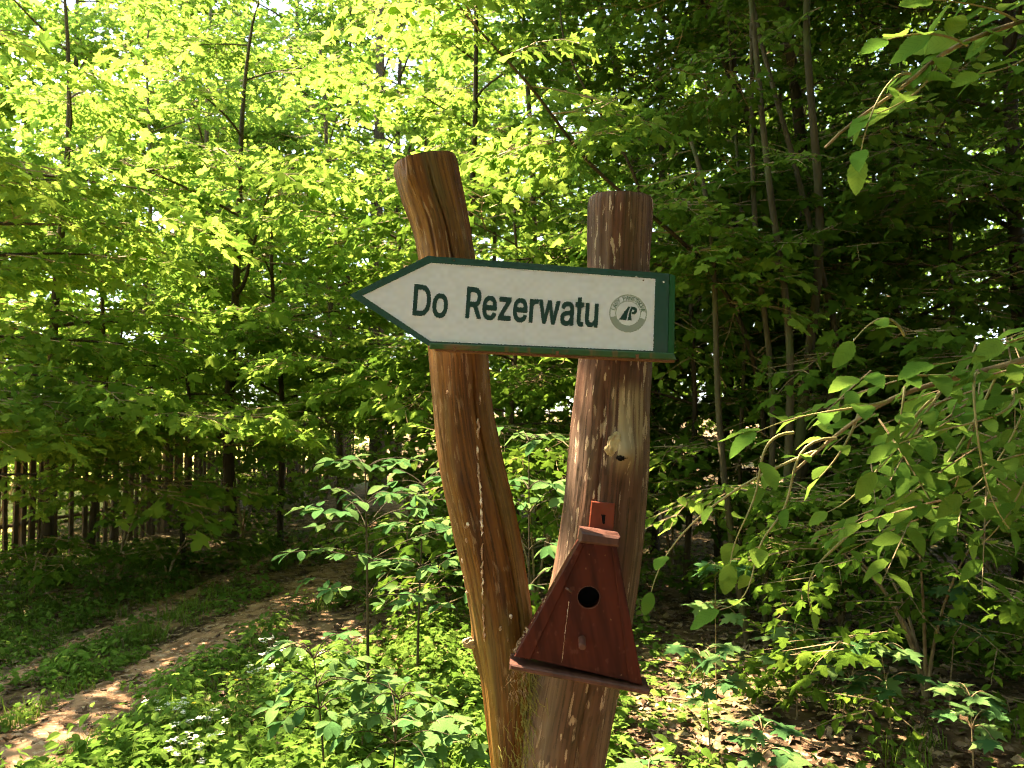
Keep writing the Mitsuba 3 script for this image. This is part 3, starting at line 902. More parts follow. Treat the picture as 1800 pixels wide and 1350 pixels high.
# left, sunlit, along the fence and beyond it
MN = ['maple', 'maple', 'maple_near']
tree('maple_tree', 'leafy maple at the left edge with a dark trunk behind bright layered branches', 'tree', upright(75, 8.0, 6.2, 0.02, 0.1), 0.06, 0.012, 1.0, 6.1, 13, 2.4, MN, 8, 1)
tree('maple_tree', 'maple with a thin tan trunk standing behind the fence, left of the dark crooked trunk', 'tree', upright(225, 10.5, 6.6, 0.03, 0.1), 0.05, 0.012, 1.2, 6.5, 13, 2.4, MN, 8, 2, bark='bark_grey')
tree('maple_tree', 'maple with a crooked dark trunk seen through sunlit leaves left of the arrow tip', 'tree', upright(418, 9.0, 6.2, 0.03, -0.15), 0.07, 0.012, 1.1, 6.1, 13, 2.4, MN, 8, 3)
tree('maple_tree', 'slim distant maple with grey stem between the tan and the dark trunk', 'tree', upright(355, 13.5, 9.0, 0.01), 0.07, 0.02, 1.2, 8.6, 26, 2.6, ['maple'], 9, 4, bark='bark_grey')
tree('maple_tree', 'maple whose low green branches reach in over the fence from beyond the left edge', 'tree', upright(-330, 5.8, 6.6), 0.09, 0.03, 1.05, 4.0, 16, 3.0, ['maple_near', 'maple_near', 'maple'], 9, 5, dmin=3.9, rise=0.22, az=(-0.1, 1.5), tops=7, topr=(1.5, 1.3, 0.6))
tree('maple_tree', 'low maple whose leaves hang before the left end of the fence', 'tree', upright(-160, 6.3, 2.7), 0.03, 0.012, 0.95, 1.9, 8, 2.0, ['maple_near', 'maple'], 7, 27, dmin=3.9, rise=0.2, az=(-0.5, 1.3))
tree('maple_tree', 'low maple whose leaves hang before the middle of the fence', 'tree', upright(330, 8.1, 2.6), 0.028, 0.012, 1.1, 2.0, 5, 1.2, ['maple', 'hazel'], 6, 28, dmin=3.9, rise=0.2)
tree('maple_tree', 'low spreading maple standing just behind the fence under the taller ones', 'tree', upright(170, 8.6, 3.6, 0.03), 0.04, 0.015, 1.3, 3.3, 10, 1.9, MN, 8, 16, rise=0.3)
tree('maple_tree', 'small bright maple beside the fence left of the path bend', 'tree', upright(500, 9.6, 4.6, -0.04), 0.04, 0.015, 1.0, 4.3, 15, 1.8, MN, 8, 17, rise=0.35)
tree('maple_tree', 'small maple arching over the far end of the path', 'tree', upright(600, 12.0, 7.0, -0.05), 0.06, 0.02, 1.3, 6.0, 16, 2.1, ['maple'], 8, 6)
tree('maple_tree', 'maple with a stout dark trunk base at the bend of the path', 'tree', upright(662, 14.5, 9.5, 0.0), 0.17, 0.06, 1.7, 7.6, 18, 2.6, ['maple', 'hazel'], 8, 7)
tree('maple_tree', 'maple directly behind the left limb of the forked post', 'tree', upright(800, 8.6, 6.4, 0.04), 0.05, 0.02, 1.0, 5.4, 20, 2.0, ['maple', 'maple', 'hazel'], 9, 8)
tree('maple_tree', 'maple filling the gap between the two limbs above the sign', 'tree', upright(950, 10.5, 8.0, -0.03), 0.07, 0.02, 1.1, 6.6, 22, 2.4, ['maple', 'maple', 'hazel'], 9, 9)
tree('maple_tree', 'far maple showing pale in the gap above the left limb', 'tree', upright(700, 17.0, 11.0, 0.0), 0.09, 0.03, 2.5, 10.8, 34, 3.0, ['maple'], 10, 18, scale=1.3)
tree('maple_tree', 'far maple showing pale between the trunks at upper left', 'tree', upright(120, 16.0, 10.6, 0.0), 0.09, 0.03, 1.0, 10.3, 34, 3.0, ['maple'], 10, 19, scale=1.3)
tree('maple_tree', 'far maple whose top fills the upper left between two dark trunks', 'tree', upright(310, 18.0, 12.0, 0.0), 0.09, 0.03, 3.0, 11.6, 34, 3.2, ['maple'], 10, 20, scale=1.35)
tree('maple_tree', 'far maple at the upper left edge of the view', 'tree', upright(-120, 15.0, 10.6, 0.0), 0.09, 0.03, 2.0, 10.2, 30, 3.0, ['maple'], 10, 21, scale=1.3)
tree('maple_tree', 'far maple left of the top of the leaning limb', 'tree', upright(520, 17.0, 12.0, 0.0), 0.09, 0.03, 4.0, 11.6, 30, 3.0, ['maple', 'hazel'], 10, 22, scale=1.3)
# right, shaded
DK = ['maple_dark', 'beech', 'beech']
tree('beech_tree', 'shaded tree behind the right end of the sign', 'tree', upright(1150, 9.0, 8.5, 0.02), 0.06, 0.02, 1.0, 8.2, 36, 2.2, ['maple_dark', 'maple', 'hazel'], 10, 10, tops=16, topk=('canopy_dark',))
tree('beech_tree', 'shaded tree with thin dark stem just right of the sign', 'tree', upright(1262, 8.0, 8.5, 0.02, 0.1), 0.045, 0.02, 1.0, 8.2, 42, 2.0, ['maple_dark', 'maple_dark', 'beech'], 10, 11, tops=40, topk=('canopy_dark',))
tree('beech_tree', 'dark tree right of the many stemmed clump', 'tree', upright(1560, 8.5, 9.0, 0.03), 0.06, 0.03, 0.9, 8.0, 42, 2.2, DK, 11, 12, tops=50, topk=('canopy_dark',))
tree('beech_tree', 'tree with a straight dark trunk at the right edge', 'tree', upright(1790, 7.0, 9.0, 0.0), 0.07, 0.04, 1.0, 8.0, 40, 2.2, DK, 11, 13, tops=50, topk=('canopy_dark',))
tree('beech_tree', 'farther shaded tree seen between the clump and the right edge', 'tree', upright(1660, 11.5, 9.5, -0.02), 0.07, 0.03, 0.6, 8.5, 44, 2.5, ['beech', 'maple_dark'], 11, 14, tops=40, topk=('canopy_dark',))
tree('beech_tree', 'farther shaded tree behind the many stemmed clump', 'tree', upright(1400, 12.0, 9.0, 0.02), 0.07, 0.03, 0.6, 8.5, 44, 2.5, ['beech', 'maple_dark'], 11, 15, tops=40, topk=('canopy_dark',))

tree('beech_tree', 'young leafy tree low in the shade right of the thicker limb', 'tree', upright(1210, 6.8, 3.6, 0.02), 0.03, 0.012, 0.7, 3.4, 22, 1.5, ['maple_dark', 'hazel', 'beech'], 9, 23, rise=0.3)
tree('beech_tree', 'young leafy tree low in the shade left of the right edge', 'tree', upright(1690, 6.2, 3.8, -0.02), 0.03, 0.012, 0.7, 3.6, 24, 1.6, ['maple_dark', 'beech'], 9, 24, rise=0.3)
tree('beech_tree', 'young leafy tree behind the bare stems', 'tree', upright(1470, 7.2, 4.2, 0.0), 0.035, 0.012, 0.7, 4.0, 26, 1.7, ['maple_dark', 'beech'], 9, 25, rise=0.3)
tree('beech_tree', 'young leafy tree seen under the sign between the two limbs', 'tree', upright(905, 7.2, 3.4, 0.0), 0.03, 0.012, 0.6, 3.2, 20, 1.4, ['hazel', 'maple_dark'], 9, 26, rise=0.3)

# the clump of many stems on the right
cl = thing('stem_clump', 'clump of slender bare stems rising from one spot right of the post', 'tree')
for pts, r_ in (([(1318, 1150, 5.3), (1300, 1040, 5.3), (1278, 880, 5.4), (1262, 700, 5.5), (1255, 480, 5.6), (1215, 250, 5.8)], 0.026),
                ([(1376, 1130, 5.3), (1382, 1000, 5.3), (1386, 800, 5.35), (1388, 600, 5.5), (1360, 380, 5.6), (1330, 100, 5.8), (1300, -150, 6.0)], 0.030),
                ([(1348, 1130, 5.5), (1352, 900, 5.5), (1358, 700, 5.6), (1335, 480, 5.7), (1322, 250, 5.9), (1318, -100, 6.1)], 0.024),
                ([(1384, 1130, 5.6), (1400, 850, 5.6), (1420, 640, 5.7), (1440, 450, 5.8), (1428, 200, 5.9), (1432, -100, 6.2)], 0.040),
                ([(1400, 1120, 5.7), (1424, 800, 5.7), (1470, 620, 5.8), (1445, 480, 5.9), (1400, 300, 6.0), (1350, 120, 6.2), (1310, -80, 6.4)], 0.028),
                ([(1410, 1110, 6.2), (1440, 800, 6.2), (1500, 480, 6.3), (1580, 330, 6.4), (1720, 120, 6.6)], 0.016),
                ([(1330, 1110, 6.4), (1300, 850, 6.4), (1310, 560, 6.5), (1290, 200, 6.8), (1285, -100, 7.0)], 0.018)):
    c = curve([P(*q) for q in pts], 40)
    part(cl, 'stem', tube(c, np.linspace(r_, r_ * 0.55, 40), 10, 0.12, int(r_ * 1e4)), 'bark_grey', True)
sprays = []
r2 = np.random.default_rng(77)
for i in range(70):
    p = P(r2.uniform(1180, 1560), r2.uniform(-150, 560), r2.uniform(5.2, 7.2))
    g = GROUPS[['maple_dark', 'beech', 'hazel'][r2.integers(3)]][r2.integers(3)]
    sprays.append((frame([*r2.normal(size=2), -0.1], [0, 0, 1.0] + 0.2 * r2.normal(size=3), p, r2.uniform(0.7, 1.1)), g))
place_sprays(cl, 'crown', sprays)
dead = []
for i in range(46):
    p = P(r2.uniform(1180, 1480), r2.uniform(520, 900), r2.uniform(5.4, 7.0))
    d = norm([r2.normal(0, 1), r2.normal(0, 0.6), r2.normal(0.1, 0.5)])
    ln = r2.uniform(0.15, 0.6)
    dead.append(tube(curve([p, p + d * ln * 0.5 + r2.normal(0, 0.03, 3), p + d * ln + [0, 0, r2.normal(0, 0.08)]], 7), np.linspace(0.006, 0.0015, 7), 5))
part(cl, 'dead_twigs', join(dead), 'twig_tan', 40, label='dry leafless side twigs', kind='stuff')

# a long leaning stem that crosses behind the right limb
ln_ = thing('leaning_stem', 'long thin stem leaning to the upper left behind the thicker limb', 'tree')
c = curve([P(1335, 1010, 6.6), P(1320, 620, 6.2), P(1265, 500, 5.9), P(1170, 400, 5.6), P(1035, 285, 5.3), P(930, 150, 5.0), P(835, 45, 4.8), P(760, -60, 4.7)], 50)
part(ln_, 'trunk', tube(c, np.linspace(0.026, 0.006, 50), 9, 0.1, 3), 'bark_brown', True)
c2 = curve([P(1130, 365, 5.5), P(1080, 240, 5.4), P(1010, 120, 5.3), P(985, 20, 5.3)], 20)
part(ln_, 'branch', tube(c2, np.linspace(0.012, 0.005, 20), 7, 0.1, 4), 'bark_brown', True)
sprays = []
for i in range(26):
    b = c[20 + r2.integers(30)]
    m = frame([*r2.normal(size=2), -0.1], [0, 0, 1.0] + 0.2 * r2.normal(size=3), b, r2.uniform(0.55, 0.9))
    sprays.append((m, GROUPS['maple'][r2.integers(3)]))
place_sprays(ln_, 'crown', sprays)

# slender trunks in the depth of the wood
for i in range(22):
    px, d = rng.uniform(1130, 1830), rng.uniform(8.5, 19)
    k = thing('slender_trunk', 'slender trunk in the dark wood behind the sign and the right hand clump', 'tree', 'slender trunks in the dark wood on the right')
    b = np.array([*P(px, 700, d)[:2], -0.1])
    h = rng.uniform(7, 11)
    c = curve([b, b + [rng.normal(0, 0.15), rng.normal(0, 0.15), h * 0.5], b + [rng.normal(0, 0.5), rng.normal(0, 0.5), h]], 16)
    part(k, 'trunk', tube(c, np.linspace(rng.uniform(0.02, 0.05), 0.012, 16), 8, 0.1, i), 'bark_grey' if i % 3 else 'bark_brown', True)
for i in range(7):
    px, d = rng.uniform(150, 1000), rng.uniform(15, 24)
    k = thing('slender_trunk', 'slender trunk far behind the fence and the path in the sunlit wood', 'tree', 'slender trunks far behind the path')
    b = np.array([*P(px, 700, d)[:2], -0.1])
    h = rng.uniform(8, 12)
    c = curve([b, b + [rng.normal(0, 0.2), rng.normal(0, 0.2), h * 0.5], b + [rng.normal(0, 0.6), rng.normal(0, 0.6), h]], 16)
    part(k, 'trunk', tube(c, np.linspace(rng.uniform(0.04, 0.07), 0.012, 16), 8, 0.1, i), 'bark_brown', True)

# trees added around the camera for the shade of their unseen crowns
for j, (pts, tp, rad, kk, lab) in enumerate((
        ([[-3.4, -2.2, -0.1], [-3.2, -1.4, 4.5], [-3.0, -2.6, 6.4]], 130, (2.0, 1.6, 2.0), 'canopy', 'tall tree left of the camera that shades the sign'),
        ([[1.9, -3.2, -0.1], [1.8, -3.1, 4.0], [1.2, -3.2, 6.4]], 200, (2.4, 1.4, 2.2), 'canopy_dark', 'tall tree behind and to the right of the camera'),
        ([[4.3, 1.8, -0.1], [4.0, 2.0, 4.5], [4.0, 2.4, 8.3]], 120, (2.0, 2.3, 1.5), 'canopy_dark', 'tall tree beside the hornbeam on the right'),
        ([[5.6, 4.4, -0.1], [4.8, 4.6, 5.0], [3.8, 5.2, 9.0]], 190, (2.6, 2.4, 1.5), 'canopy_dark', 'tall tree right of the picture above the dark shrubs'),
        ([[-0.4, -6.5, -0.1], [-0.4, -6.3, 3.0], [-0.4, -6.0, 6.0]], 150, (3.0, 1.8, 3.0), 'canopy', 'tall tree well behind the camera'),
        ([[-4.4, -4.5, -0.1], [-4.4, -4.4, 2.5], [-4.2, -4.2, 5.0]], 120, (2.0, 2.2, 3.0), 'canopy', 'tree behind and to the left of the camera'),
        ([[3.9, -4.5, -0.1], [3.9, -4.4, 2.5], [3.8, -4.2, 5.0]], 150, (2.2, 2.4, 3.2), 'canopy_dark', 'tree behind the camera on the right'),
        ([[2.8, 7.9, -0.1], [2.4, 7.2, 5.2], [0.8, 6.2, 9.4]], 190, (2.2, 2.2, 1.3), 'canopy_dark', 'tall tree leaning over behind the bare stems'),
        ([[-1.6, -3.6, -0.1], [-1.5, -3.5, 4.0], [-1.0, -3.0, 7.6]], 150, (2.4, 1.2, 1.6), 'canopy', 'tall tree right behind the camera'),
        ([[-2.6, -5.0, -0.1], [-2.4, -4.6, 5.0], [-1.2, -2.6, 9.8]], 150, (2.6, 1.7, 1.2), 'canopy', 'higher tree behind the camera on the left'),
        ([[3.2, -5.6, -0.1], [3.0, -5.0, 5.0], [2.2, -2.4, 9.8]], 150, (2.4, 1.8, 1.2), 'canopy_dark', 'higher tree behind the camera on the right'),
        ([[-5.6, 1.2, -0.1], [-5.4, 1.3, 4.0], [-4.6, 2.0, 8.0]], 90, (2.4, 2.0, 1.2), 'canopy', 'tall tree left of the view beside the path'),
        ([[3.3, 8.4, -0.1], [2.4, 8.0, 4.2], [0.5, 6.9, 7.0]], 110, (1.6, 1.6, 0.8), 'canopy_dark', 'tree whose thin stem bends forward behind the bare stems'),
        ([[4.6, 0.4, -0.1], [4.5, 0.4, 2.5], [4.3, 0.5, 4.6]], 110, (1.5, 1.8, 1.9), 'canopy_dark', 'bushy tree out of view on the right'),
        ([[7.6, 9.0, -0.1], [7.0, 8.8, 5.0], [6.2, 8.4, 9.5]], 140, (2.8, 2.6, 2.0), 'canopy_dark', 'tall tree deep in the wood at the far right'),
        ([[1.7, 10.0, -0.1], [1.4, 9.8, 5.0], [-0.1, 8.8, 9.4]], 230, (2.3, 2.4, 1.2), 'canopy_dark', 'tall tree deep in the wood behind the sign'),
        ([[3.3, 3.2, -0.1], [2.95, 3.3, 5.4], [-1.3, 4.2, 8.3]], 36, (1.7, 1.6, 0.9), 'canopy_dark', 'tall tree by the hornbeam that bends over the sign'))):
    tree('tall_tree', lab, 'tree', pts, 0.065, 0.03, 5.0, pts[2][2], 6, 1.6, [kk.replace('canopy', 'maple')], 6, 40 + j, 'tall trees with crowns overhead', tops=tp, topk=(kk,), topr=rad, dmin=4.0)

# the wood beyond
fw = 0
for i in range(1500):
    d = 15 + 32 * rng.random() ** 0.8
    px = rng.uniform(-500, 2300)
    left = np.clip((900 - px) / 900, 0, 1.4)
    z = rng.random() ** 0.85 * (15 if px > 500 else 10)
    if left > 0.2 and z > 2.5 and rng.random() < 0.6:
        continue
    x, y, _ = P(px, 700, d)
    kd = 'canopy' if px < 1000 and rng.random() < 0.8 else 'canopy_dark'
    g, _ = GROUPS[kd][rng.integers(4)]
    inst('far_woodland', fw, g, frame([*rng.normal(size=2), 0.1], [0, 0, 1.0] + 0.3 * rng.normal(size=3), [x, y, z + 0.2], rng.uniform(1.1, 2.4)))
    fw += 1
rb = np.random.default_rng(808)
for i in range(1300):      # the same wood goes on all round, behind the camera and to both sides
    a = rb.uniform(-3.5, 0.88)
    d = 7.5 + 13 * rb.random() ** 1.2
    x, y, z = math.cos(a) * d, math.sin(a) * d, 0.3 + 10.5 * rb.random() ** 0.85
    if x < -5.5 and y > -2.0:
        continue
    g, _ = GROUPS['canopy' if x < 0 and rb.random() < 0.5 else 'canopy_dark'][rb.integers(4)]
    inst('far_woodland', fw, g, frame([*rb.normal(size=2), 0.1], [0, 0, 1.0] + 0.3 * rb.normal(size=3), [x, y, z], rb.uniform(1.2, 2.2)))
    fw += 1
for i in range(330):       # and beyond the clearing on the left
    x, y, z = rb.uniform(-27, -11), rb.uniform(-6, 17), 0.2 + 6.5 * rb.random()
    if pix([x, y, z])[0] > -80 and pix([x, y, z])[2] > 0:
        continue
    inst('far_woodland', fw, GROUPS['canopy'][rb.integers(4)][0], frame([*rb.normal(size=2), 0.1], [0, 0, 1.0] + 0.3 * rb.normal(size=3), [x, y, z], rb.uniform(1.2, 2.2)))
    fw += 1
labels['far_woodland'] = {'label': 'mass of leafy woodland far behind the path and the sign', 'category': 'woodland', 'kind': 'stuff'}


# ------------------------------------------------------------------ shrubs and saplings
def shrub(name, label, x, y, rad, h, n, kinds, seed, dmin=2.8, scale=0.8, group=None):
    r = np.random.default_rng(seed)
    key = thing(name, label, 'shrub', group)
    z0 = float(gz(x, y))
    sprays = []
    for i in range(max(3, n // 10)):
        a = r.uniform(0, 6.28)
        e = np.array([x + math.cos(a) * rad * 0.6, y + math.sin(a) * rad * 0.6, z0 + h * r.uniform(0.6, 0.95)])
        part(key, 'stem', tube(curve([[x, y, z0 - 0.05], [x + math.cos(a) * rad * 0.15, y + math.sin(a) * rad * 0.15, z0 + h * 0.4], e], 9), np.linspace(0.012, 0.003, 9), 6), 'twig_tan', True)
    for i in range(n):
        a, t = r.uniform(0, 6.28), r.random() ** 0.5
        z = h * r.uniform(0.12, 1.0)
        w = rad * t * (1 - 0.55 * (z / h) ** 2)
        p = np.array([x + math.cos(a) * w * 0.8, y + math.sin(a) * w * 0.8, z0 + z])
        g = GROUPS[kinds[r.integers(len(kinds))]][r.integers(3)]
        m = frame([math.cos(a), math.sin(a), r.normal(0, 0.15)], [0, 0, 1.0] + 0.18 * r.normal(size=3), p, scale * r.uniform(0.6, 1.1))
        if not clear_of_view(p + m[:3, 0] * 0.4, dmin):
            continue
        sprays.append((m, g))
    place_sprays(key, 'foliage', sprays)
    return key


for i, (px, d, rad, h, n, kinds, lab) in enumerate((
        (1620, 4.4, 1.0, 1.15, 60, ['maple_dark', 'beech'], 'low dark maple shrub under the drooping branch on the right'),
        (1780, 5.0, 1.1, 1.5, 70, ['maple_dark', 'beech'], 'dark shrub at the right edge behind the drooping branch'),
        (1470, 5.6, 0.8, 1.0, 40, ['maple_dark'], 'low shrub of layered leaves just right of the bare stems'),
        (1600, 6.8, 1.2, 2.4, 80, ['beech', 'maple_dark'], 'tall shaded shrub behind the drooping branch'),
        (1180, 7.8, 0.9, 1.7, 40, ['beech', 'hazel'], 'shaded shrub just right of the thicker limb, in the background'),
        (940, 6.0, 0.75, 1.5, 50, ['hazel', 'maple_dark'], 'bright leafed shrub seen between the two limbs under the sign'),
        (960, 8.2, 1.1, 2.3, 60, ['hazel', 'maple'], 'taller shrub behind the gap between the two limbs'),
        (730, 9.0, 0.9, 1.7, 50, ['maple', 'hazel'], 'shrub just left of the leaning limb beside the path bend'),
        (-10, 9.6, 0.9, 1.3, 26, ['hazel', 'maple'], 'sunny shrub behind the fence near the left edge'),
        (215, 7.2, 0.5, 1.2, 14, ['maple_dark', 'maple'], 'leafy shrub overhanging the fence left of its middle'),
        (430, 9.6, 0.6, 1.3, 22, ['maple_dark', 'hazel'], 'leafy shrub overhanging the far half of the fence'),
        (0, 9.5, 1.2, 1.8, 40, ['hazel', 'maple'], 'sunny bush close behind the left end of the fence'),
        (200, 10.5, 1.2, 1.8, 40, ['hazel', 'maple'], 'sunny bush close behind the fence right of its left end'),
        (360, 11.5, 1.2, 1.8, 40, ['hazel', 'maple'], 'sunny bush close behind the middle of the fence'),
        (100, 12.5, 1.6, 2.6, 60, ['hazel', 'maple'], 'sunny bush well behind the fence near the left edge'),
        (270, 13.0, 1.6, 2.4, 60, ['hazel', 'maple'], 'sunny bush well behind the fence left of its middle'),
        (430, 14.5, 1.6, 2.4, 60, ['hazel', 'maple'], 'sunny bush well behind the far half of the fence'),
        (520, 13.0, 1.3, 2.2, 60, ['maple', 'hazel'], 'shrub at the far end of the fence'),
        (300, 7.6, 0.6, 0.6, 20, ['maple_dark', 'hazel'], 'low shaded shrub at the foot of the fence in the middle'),
        (60, 6.8, 0.6, 0.55, 18, ['maple_dark', 'beech'], 'low dark shrub at the foot of the fence near the left edge'),
        (1330, 9.5, 1.3, 2.0, 60, ['beech'], 'dim shrub deep behind the bare stems'),
        (1100, 11.0, 1.6, 2.4, 70, ['beech', 'maple_dark'], 'wide dim shrub deep behind the thicker limb'),
        (840, 12.5, 1.5, 2.4, 70, ['maple', 'hazel'], 'wide shrub far behind the leaning limb'))):
    x, y, _ = P(px, 700, d)
    shrub('woodland_shrub', lab, x, y, rad, h, n, kinds, 300 + i)


for i, (x, y, rad, h, kinds, lab) in enumerate(((3.7, 3.6, 0.8, 1.4, ['beech', 'maple_dark'], 'shrub right of the view beside the hornbeam'), (4.8, 4.4, 1.0, 1.7, ['maple_dark'], 'shrub right of the view behind the hornbeam'), (3.5, 1.0, 0.9, 1.3, ['beech'], 'shrub right of the camera'),
                                                 (-5.0, 2.6, 0.8, 1.2, ['hazel', 'maple'], 'shrub left of the view at the near end of the fence'), (-4.8, 0.2, 1.0, 1.5, ['hazel', 'maple'], 'shrub left of the camera beside the path'))):
    shrub('woodland_shrub', lab, x, y, rad, h, 34, kinds, 350 + i)


# near leaves, each a part of its plant
def leaf_variants(shapes, bsdf):
    out = []
    for s, (v, f) in enumerate(shapes):
        for r_ in (0.1, 0.5, 0.9):
            uv = np.column_stack([np.full(len(v), r_), v[:, 0] - 0.9 * np.abs(v[:, 1])])
            out.append(mikit.ply((v, f), bsdf, smooth=True, uv=uv))
    return out


HB = leaf_variants([ovate(15, 0.27, 0.22, 0.14 + 0.12 * s, serr=0.06, seed=s, wave=0.012) for s in range(3)], 'leaf_hornbeam')
SP = leaf_variants([ovate(7, 0.27, 0.22, 0.1 + 0.12 * s, obov=0.5, seed=s, wave=0.01) for s in range(3)], 'leaf_sapling')
SM = leaf_variants(mp_hi, 'leaf_sapling')
count = {}


def leaf_part(key, variants, x, up, pos, s, r):
    if count.get(key, 0) >= 300:
        return
    count[key] = count.get(key, 0) + 1
    scene[numbered(key + '__leaf')] = {**variants[r.integers(len(variants))], 'to_world': T(frame(x, up, pos, s))}


def leafy(key, pts, size, gap, variants, r, rad=(0.004, 0.0012), droop=0.10, bsdf='twig_green', start=0.1, tipleaf=True, upn=0.28):
    c = curve(pts, 24)
    part(key, 'twig', tube(c, np.linspace(*rad, 24), 6), bsdf, True)
    L = np.concatenate([[0], np.cumsum(np.linalg.norm(np.diff(c, axis=0), axis=1))])
    sgn = 1
    for s in np.arange(L[-1] * start + gap * r.random() * 0.5, L[-1], gap):
        i = min(22, int(np.searchsorted(L, s)) - 1)
        d = norm(c[i + 1] - c[i])
        sd = np.cross(d, [0, 0, 1.0])
        sd = norm(sd if np.linalg.norm(sd) > 0.2 else np.array([r.normal(), r.normal(), 0]))
        x = d * [1, 1, 0.4] * r.uniform(0.3, 0.8) + sd * sgn * r.uniform(0.5, 1.0) + np.array([0, 0, r.normal(-droop, 0.25)])
        sgn = -sgn
        leaf_part(key, variants, x, np.array([0, 0, 1.0]) + upn * r.normal(size=3), c[i] + norm(x) * 0.004, size * r.uniform(0.65, 1.2), r)
    if tipleaf:
        leaf_part(key, variants, norm(c[-1] - c[-3]) + [0, 0, -0.1], np.array([0, -0.6, 1.0]) + upn * r.normal(size=3), c[-1], size * r.uniform(0.8, 1.1), r)
    return c


# the hornbeam whose branches hang into the picture from the right
r3 = np.random.default_rng(91)
hb = thing('hornbeam_tree', 'hornbeam whose large leafed branches hang into the picture from the right edge', 'tree')
part(hb, 'trunk', tube(curve([[2.6, 2.6, -0.1], [2.65, 2.6, 2.0], [2.5, 2.5, 6.0]], 20), np.linspace(0.10, 0.05, 20), 14, 0.1, 5), 'bark_grey', True)
for i in range(26):
    q = np.array([3.5, 2.2, 5.0]) + rnd_unit(r3) * np.array([1.3, 1.6, 1.5]) * r3.random() ** 0.4
    inst(hb + '__crown', i, GROUPS['canopy_dark'][i % 4][0], frame(rnd_unit(r3) * [1, 1, 0.3], [0, 0, 1.0] + 0.3 * r3.normal(size=3), q, r3.uniform(0.6, 1.0)))
labels[hb + '__crown'] = {'kind': 'stuff', 'label': 'leaves of the crown'}
main = curve([[2.62, 2.58, 2.0], P(2060, 520, 2.25), P(1850, 615, 2.15), P(1690, 662, 2.05), P(1560, 705, 1.98), P(1440, 790, 1.92), P(1395, 830, 1.9)], 40)
part(hb, 'branch', tube(main, np.linspace(0.020, 0.003, 40), 8, 0.05, 2), 'twig_tan', True)
upper = curve([[2.6, 2.57, 2.6], P(1960, 0, 2.2), P(1790, 40, 2.12), P(1650, 100, 2.05), P(1590, 150, 2.0), P(1520, 200, 1.98), P(1450, 260, 1.96)], 40)
part(hb, 'branch', tube(upper, np.linspace(0.016, 0.003, 40), 8, 0.05, 3), 'twig_tan', True)
W = lambda *q: [P(*a) for a in q]
for pts, size, gap in (
        (W((1395, 760, 1.93), (1345, 790, 1.92), (1330, 860, 1.92), (1290, 960, 1.93), (1284, 990, 1.93)), 0.085, 0.06),
        (W((1470, 770, 1.93), (1395, 830, 1.90), (1375, 900, 1.9), (1340, 950, 1.9), (1312, 1040, 1.9), (1265, 1072, 1.9)), 0.075, 0.055),
        (W((1440, 790, 1.92), (1330, 840, 1.95), (1240, 900, 1.98), (1190, 950, 2.0), (1145, 1040, 2.0)), 0.060, 0.075),
        (W((1560, 705, 1.98), (1480, 720, 1.9), (1400, 735, 1.85), (1330, 760, 1.82)), 0.085, 0.05),
        (W((1690, 662, 2.05), (1600, 660, 1.95), (1510, 665, 1.88)), 0.09, 0.05),
        (W((1720, 655, 2.0), (1712, 700, 1.9), (1722, 790, 1.88), (1745, 880, 1.88), (1775, 930, 1.88)), 0.07, 0.10),
        (W((1590, 680, 1.98), (1585, 720, 1.95), (1580, 745, 1.95)), 0.06, 0.06),
        (W((1510, 725, 1.96), (1480, 790, 1.95), (1440, 840, 1.95)), 0.07, 0.05),
        (W((1500, 930, 2.1), (1470, 960, 2.1), (1440, 990, 2.1), (1428, 1075, 2.1)), 0.06, 0.07),
        (W((1640, 700, 2.1), (1560, 800, 2.1), (1490, 880, 2.1), (1455, 900, 2.1)), 0.07, 0.045),
        (W((1760, 640, 2.15), (1700, 760, 2.2), (1640, 850, 2.2), (1560, 950, 2.2)), 0.07, 0.045),
        (W((1850, 615, 2.15), (1800, 720, 2.1), (1760, 800, 2.1), (1690, 870, 2.1)), 0.075, 0.045),
        (W((1870, 640, 2.2), (1830, 760, 2.2), (1790, 870, 2.2), (1720, 960, 2.3)), 0.075, 0.045),
        (W((1660, 680, 1.98), (1600, 760, 1.95), (1540, 830, 1.95)), 0.075, 0.045),
        (W((1850, 590, 2.1), (1780, 600, 2.0), (1700, 630, 1.95), (1640, 640, 1.92)), 0.095, 0.05),
        (W((1900, 560, 2.1), (1840, 570, 2.0), (1760, 600, 1.9)), 0.10, 0.05),
        (W((1780, 690, 2.0), (1720, 740, 1.9), (1640, 760, 1.9), (1580, 780, 1.9)), 0.08, 0.045),
        (W((1850, 780, 2.2), (1790, 800, 2.1), (1700, 830, 2.1), (1620, 880, 2.1)), 0.075, 0.045),
        (W((1590, 590, 2.1), (1560, 560, 2.05), (1500, 600, 2.0)), 0.075, 0.09)):
    leafy(hb, pts, size * 1.02, gap * 1.1, HB, r3)
for q, size, gap in ((upper[18:30:3], 0.10, 0.05), (upper[24:34:2], 0.085, 0.05),
                     (W((1600, 130, 2.02), (1560, 150, 1.95), (1525, 220, 1.92), (1512, 275, 1.92)), 0.08, 0.09),
                     (W((1790, 40, 2.12), (1720, 10, 2.0), (1640, 0, 1.95)), 0.10, 0.06),
                     (W((1830, 60, 2.1), (1790, 110, 2.0), (1720, 130, 1.95)), 0.09, 0.06),
                     (W((1700, 80, 2.06), (1640, 60, 1.98), (1560, 70, 1.92)), 0.10, 0.05),
                     (W((1650, 110, 2.05), (1600, 170, 1.98), (1540, 200, 1.94)), 0.10, 0.05),
                     (W((1850, 0, 2.1), (1800, -30, 2.0), (1690, -50, 1.95)), 0.10, 0.06)):
    leafy(hb, list(q), size, gap, HB, r3)


